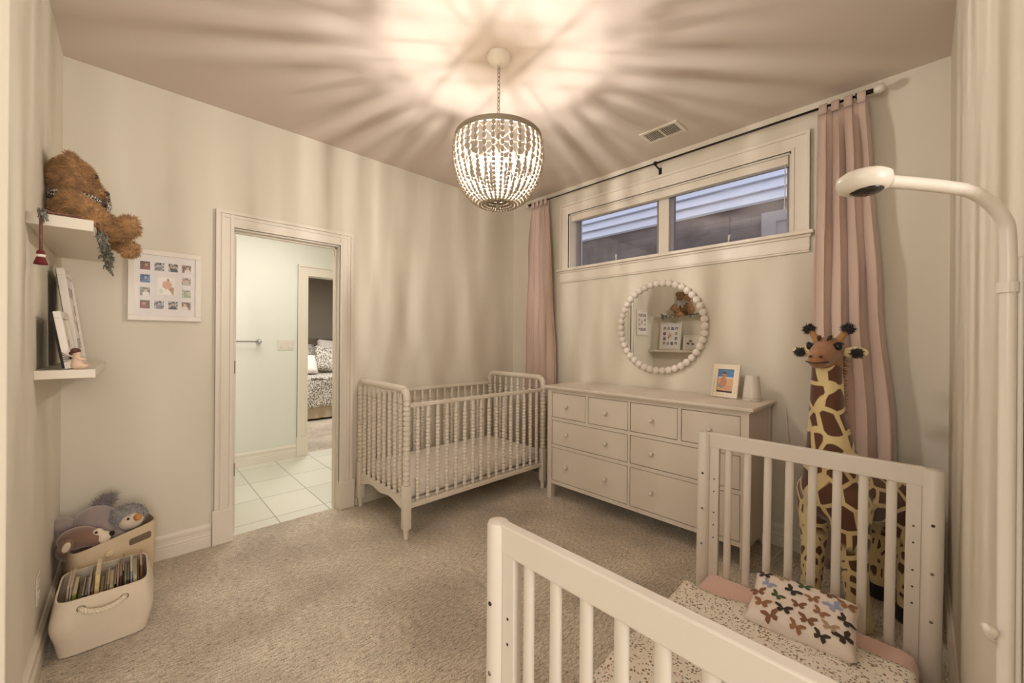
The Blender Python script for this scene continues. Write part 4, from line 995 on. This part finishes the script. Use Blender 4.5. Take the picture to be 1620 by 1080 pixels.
# second, smaller bear lying behind? its muzzle shows past the arm
# garland along the shelf front
t = thing('ribbon_garland', 'knotted ribbon and tassel garland draped along the upper shelf edge', 'garland', (-.105, 2.6, SZ))
bm = B(); pts = [(-.10, 2.99-i*.035, SZ+.004-.03*abs(math.sin(i*.75))) for i in range(23)]
pts = [(-.18, 3.0, SZ+.008), (-.12, 3.0, SZ+.008)] + pts + [(-.15, 2.215, SZ+.008), (-.21, 2.21, SZ+.008), (-.237, 2.193, SZ+.006), (-.237, 2.19, SZ-.02), (-.237, 2.19, 1.655)]
tube(bm, smoothpath(pts, 3), .0045, 6); mk('cord', bm, mat('braided_cord', (120, 84, 70), .9, mottled=(160, .4)), t, smooth=True)
rnd = random.Random(9); bm = B()
def ribbon_knot(c, n, sp, ln):
    for k in range(n):
        c0 = Vector(c)+Vector((rnd.uniform(-sp, sp), rnd.uniform(-sp, sp), rnd.uniform(-sp, sp)))
        d = Vector((rnd.uniform(-.5, .7), rnd.uniform(-1, 1), rnd.uniform(-1.4, .4)))*ln
        q = Vector((rnd.uniform(-.3, .3), rnd.uniform(-.3, .3), rnd.uniform(-.3, .3)))*ln
        w1 = Vector((rnd.uniform(-1, 1), rnd.uniform(-1, 1), rnd.uniform(-1, 1))).normalized()*.004
        g = [[bm.verts.new(c0+d*tt+q*math.sin(tt*5)+w1*sg) for sg in (-1, 1)] for tt in (0, .25, .5, .75, 1)]; ring_faces(bm, g, closed=False)
ribbon_knot((-.236, 2.185, SZ+.008), 16, .008, .026)
o = mk('bow', bm, GREENW, t); o.modifiers.new('s', 'SOLIDIFY').thickness = .0015
bm = B()
for i in range(14): ribbon_knot((-.096, 2.95-i*.05, SZ-.012-.02*abs(math.sin(i*.9))), 8, .01, .026)
for i in range(6): ribbon_knot((-.09, 2.95, SZ-.01-i*.014), 9, .012, .022)
o = mk('ribbon_knots', bm, GREENW, t); o.modifiers.new('s', 'SOLIDIFY').thickness = .0015
bm = B(); lathe(bm, [(.005, 1.655), (.010, 1.652), (.011, 1.638), (.0095, 1.634), (.016, 1.612), (.018, 1.604), (.005, 1.602)], 14, (-.237, 2.19, 0)); mk('tassel', bm, REDW, t, smooth=True)
bm = B(); lathe(bm, [(.0114, 1.639), (.0122, 1.634), (.0114, 1.630)], 14, (-.237, 2.19, 0)); mk('tassel_band', bm, MATT, t, smooth=True)

# ------------------------------------------------------------------ outlet
t = thing('outlet_plate', 'cream outlet plate low on the shelf wall', 'outlet', (XL, 2.5, .32))
mk('plate', bx((XL, 2.455, .262), (XL+.006, 2.535, .38), bev=.003), PLAST, t)
for z in (.298, .342): mk('socket', bx((XL+.004, 2.478, z-.014), (XL+.0075, 2.512, z+.014), bev=.002), TRIM, t)

# ------------------------------------------------------------------ baskets in the corner
def basket(name, label, x0, x1, y0, y1, h, m, bulge, lean, flare, th=.006, n=16):
    t = thing(name, label, 'basket', ((x0+x1)/2, (y0+y1)/2, 0))
    cx, cy, hx, hy = (x0+x1)/2, (y0+y1)/2, (x1-x0)/2, (y1-y0)/2
    def ringp(z, off=0):
        k = z/h; r = []; b_ = bulge*math.sin(PI*min(1, k*1.0))
        sx = hx*(1+flare*(k-.5))+b_-off; sy = hy*(1+flare*(k-.5))+b_*.6-off
        for i in range(64):
            a = 2*PI*(i+.5)/64; c, s = math.cos(a), math.sin(a)
            e = .28
            x = cx+sx*math.copysign(abs(c)**e, c); y = cy+sy*math.copysign(abs(s)**e, s)+lean*k
            wv = (.016*mnoise.noise((x*8, y*8, z*7)) if m is CANV else .001*mnoise.noise((x*9, y*9, z*9)))*math.sin(PI*min(1, k+.02))
            r.append((x+wv*c, y+wv*s, z))
        return r
    bm = B(); rings = []
    zs = [0.004]+[h*(i+1)/n for i in range(n)]
    outer = [[bm.verts.new(p) for p in ringp(z)] for z in zs]
    inner = [[bm.verts.new(p) for p in ringp(max(z, .012), th)] for z in zs[::-1]]
    ring_faces(bm, outer+inner); cap(bm, outer[0]); cap(bm, inner[-1])
    mk('body', bm, m, t, smooth=True, angle=1.0)
    return t, ringp
bk, rp = basket('canvas_basket', 'white canvas basket full of upright picture books', -.225, .06, 2.475, 2.79, .255, CANV, .016, -.045, .02)
def rope_handle(t, pts, mring):
    bm = B()
    P = smoothpath(pts, 10)
    for ph_ in (0, PI*2/3, PI*4/3):
        q = []
        for i, p in enumerate(P):
            tt = (P[min(i+1, len(P)-1)]-P[max(i-1, 0)]).normalized(); a = tt.cross(Vector((0, 0, 1))).normalized(); b2 = tt.cross(a)
            an = i*.75+ph_; q.append(p+(a*math.cos(an)+b2*math.sin(an))*.0055)
        tube(bm, q, .006, 6)
    h = mk('rope_handle', bm, ROPE, t, smooth=True)
    for p in (pts[0], pts[-1]):
        bm = B(); torus(bm, Vector(p)+Vector((0, .006, 0)), .012, .0028, 18, 6, Matrix.Rotation(PI/2, 4, 'X')); mk('grommet', bm, STEEL, h, smooth=True)
rope_handle(bk, [(-.148, 2.425, .213), (-.125, 2.405, .203), (-.085, 2.398, .196), (-.045, 2.403, .200), (-.018, 2.425, .207)], None)
t2, rp2 = basket('toy_bin', 'tan felt bin of stuffed animals in the corner behind the canvas basket', -.155, .155, -.135, .135, .325, FELT, .004, 0, .08)
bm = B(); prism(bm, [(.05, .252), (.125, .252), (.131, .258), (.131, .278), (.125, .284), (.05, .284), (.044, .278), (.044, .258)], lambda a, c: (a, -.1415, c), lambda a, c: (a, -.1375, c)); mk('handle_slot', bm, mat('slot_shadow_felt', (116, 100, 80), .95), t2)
bm = B(); lathe(bm, [(.018, 0), (.018, -.006), (.014, -.009), (.004, -.01)], 18, (-.03, -.139, .255), 'Y'); mk('button', bm, FELT, t2, smooth=True)
for y in (-.06, .06):
    bm = B(); lathe(bm, [(.016, 0), (.016, .006), (.012, .009)], 18, (.160, y, .265), 'X'); mk('button', bm, FELT, t2, smooth=True)
for c in t2.children:                       # the felt rim stands higher on the open side
    for v in c.data.vertices: v.co.z += max(0, v.co.z-.1)/.225*(.03*v.co.x/.155)
t2.location = (-.08, 2.995, 0); t2.rotation_euler = (0, 0, math.radians(13))
# plush animals in the bin
t = thing('plush_puppy', 'brown plush puppy with a cream muzzle lying in the bin', 'stuffed animal', (-.16, 2.89, .33))
bx0 = Vector((-.19, 2.90, .352))
hp_ = fused('head', [('e', bx0, (.072, .06, .052)), ('l', bx0+Vector((.04, -.01, -.008)), .045, bx0+Vector((.075, -.02, -.02)), .036), ('l', bx0+Vector((-.03, .05, -.07)), .05, bx0+Vector((.02, .10, -.11)), .06)], .008, BROWN, t, sm=5)
fused('muzzle', [('e', bx0+Vector((.088, -.024, -.018)), (.032, .034, .03)), ('e', bx0+Vector((.07, -.03, .014)), (.022, .018, .02))], .005, BEIGEP, hp_, sm=4)
bm = B(); ball(bm, bx0+Vector((.12, -.032, -.006)), (.012, .014, .011), 12, 8); mk('nose', bm, EYE, hp_, smooth=True)
bm = B(); ball(bm, bx0+Vector((.066, -.046, .02)), .006, 10, 8); mk('eye', bm, EYE, hp_, smooth=True)
bm = B(); ball(bm, bx0+Vector((-.035, -.058, -.01)), (.026, .013, .034), 14, 10, Matrix.Rotation(.3, 4, 'Y')); e = mk('ear', bm, BROWN, hp_, smooth=True)
bm = B(); ball(bm, bx0+Vector((-.032, -.069, -.012)), (.014, .005, .024), 12, 8, Matrix.Rotation(.3, 4, 'Y')); mk('ear_lining', bm, BEIGEP, e, smooth=True)
t = thing('plush_elephant', 'mauve grey long-eared plush slumped at the back of the bin', 'stuffed animal', (-.1, 3.03, .33))
c = Vector((-.135, 3.01, .375))
g_ = fused('body', [('e', c, (.088, .07, .085)), ('l', c+Vector((.06, -.03, -.03)), .045, c+Vector((.085, -.075, -.06)), .034), ('e', c+Vector((.035, -.05, -.03)), (.05, .045, .05))], .009, GREYP, t, sm=6)
bm = B(); ball(bm, c+Vector((-.11, -.01, .02)), (.05, .03, .04), 16, 10, Matrix.Rotation(.5, 4, 'Y')); mk('ear', bm, GREYP, g_, smooth=True)
fused('tail', [('l', c+Vector((.02, .04, .07)), .022, c+Vector((.055, .055, .10)), .014)], .007, GREYP, g_, sm=3, fur=(700, .03, .0025, -.4), seed=6)
t = thing('plush_penguin', 'grey and white plush penguin peeking over the bin rim', 'stuffed animal', (.0, 2.98, .33))
c = Vector((-.012, 2.97, .38))
pb = fused('body', [('e', c, (.075, .065, .06)), ('e', c+Vector((-.02, .02, -.06)), (.06, .06, .06))], .008, GREYF, t, sm=5, fur=(3500, .012, .0018, .2), seed=12)
fused('face', [('e', c+Vector((.012, -.034, -.012)), (.052, .046, .045))], .006, BEIGEP, pb, sm=4)
bm = B(); lathe(bm, [(.018, 0), (.016, -.012), (.009, -.03), (.002, -.038)], 14, c+Vector((.038, -.066, .008)), 'Y'); mk('beak', bm, ORANGE, pb, smooth=True)
bm = B(); ball(bm, c+Vector((.002, -.077, .012)), .0062, 10, 8); mk('eye', bm, EYE, pb, smooth=True)
# books
bcol = [((206, 186, 164), 'tan'), ((196, 176, 160), 'beige'), ((150, 160, 60), 'lime green'), ((84, 76, 84), 'dark grey'), ((60, 92, 88), 'teal'), ((40, 36, 36), 'black'), ((186, 170, 176), 'pale lilac'), ((120, 84, 66), 'brown'), ((222, 196, 140), 'cream yellow'), ((110, 94, 80), 'taupe'), ((66, 52, 44), 'dark brown'), ((170, 150, 110), 'khaki'), ((206, 176, 130), 'sand'), ((50, 44, 46), 'charcoal'), ((196, 160, 140), 'salmon'), ((112, 64, 46), 'rust'), ((58, 50, 52), 'ink black'), ((130, 160, 96), 'leaf green'), ((96, 60, 44), 'chestnut'), ((150, 160, 180), 'blue grey'), ((206, 190, 150), 'straw'), ((70, 58, 50), 'umber'), ((160, 92, 56), 'orange brown')]
ordn = ['first', 'second', 'third', 'fourth', 'fifth', 'sixth', 'seventh', 'eighth', 'ninth', 'tenth', 'eleventh', 'twelfth', 'thirteenth', 'fourteenth', 'fifteenth', 'sixteenth', 'seventeenth', 'eighteenth', 'nineteenth', 'twentieth', 'twenty-first', 'twenty-second', 'twenty-third']
hts = [.285, .29, .25, .20, .24, .235, .285, .25, .31, .215, .235, .255, .24, .25, .265, .27, .295, .25, .25, .285, .265, .235, .295]
tks = [.008, .007, .014, .012, .008, .010, .007, .010, .016, .012, .008, .007, .014, .007, .007, .009, .006, .008, .009, .009, .014, .008, .007]
rnd = random.Random(21); x = -.214
PAGE = mat('book_pages', (222, 206, 178), .9)
for k in range(23):
    tk = tks[k]; hh = hts[k]-.02; yd = rnd.uniform(.185, .205)
    t = thing('book', '%s picture book, %s from the wall in the canvas basket' % (bcol[k][1], ordn[k]), 'book', (x+tk/2, 2.598+rnd.uniform(-.01, .01), .016), (0, 0, 0), 'picture books in the canvas basket', local=True)
    lean = .075-.0032*k
    t.rotation_euler = (0, lean, 0)
    bm = B(); c = .0012
    box(bm, (-tk/2, -yd/2, 0), (-tk/2+c, yd/2, hh)); box(bm, (tk/2-c, -yd/2, 0), (tk/2, yd/2, hh)); box(bm, (-tk/2, -yd/2, 0), (tk/2, -yd/2+c, hh))
    mk('cover', bm, mat('cover_'+bcol[k][1].replace(' ', '_'), bcol[k][0], .45, mottled=(25, .25)), t)
    mk('pages', bx((-tk/2+c, -yd/2+c, .002), (tk/2-c, yd/2-.003, hh-.003)), PAGE, t)
    x += tk+.0016

# ------------------------------------------------------------------ loose cable by the dresser
bm = B(); tube(bm, smoothpath([(3.074, .62, .93), (3.075, .60, .6), (3.07, .615, .35), (3.03, .57, .12), (2.93, .60, .01), (2.8, .62, .006), (2.62, .60, .006), (2.5, .52, .006), (2.44, .40, .006)], 8), .0028, 6)
solo('power_cord', bm, CORDW, 'thin white power cord trailing behind the dresser to the carpet', 'cord', org=(2.9, .6, 0))
bm = B(); tube(bm, smoothpath([(3.07, .55, .30), (2.99, .56, .12), (2.86, .63, .02), (2.72, .64, .006), (2.6, .56, .006), (2.62, .45, .006), (2.78, .36, .006)], 8), .0024, 6)
solo('charger_cord', bm, CORDW, 'thin white charging cord looping on the carpet before the giraffe', 'cord', org=(2.8, .55, 0))
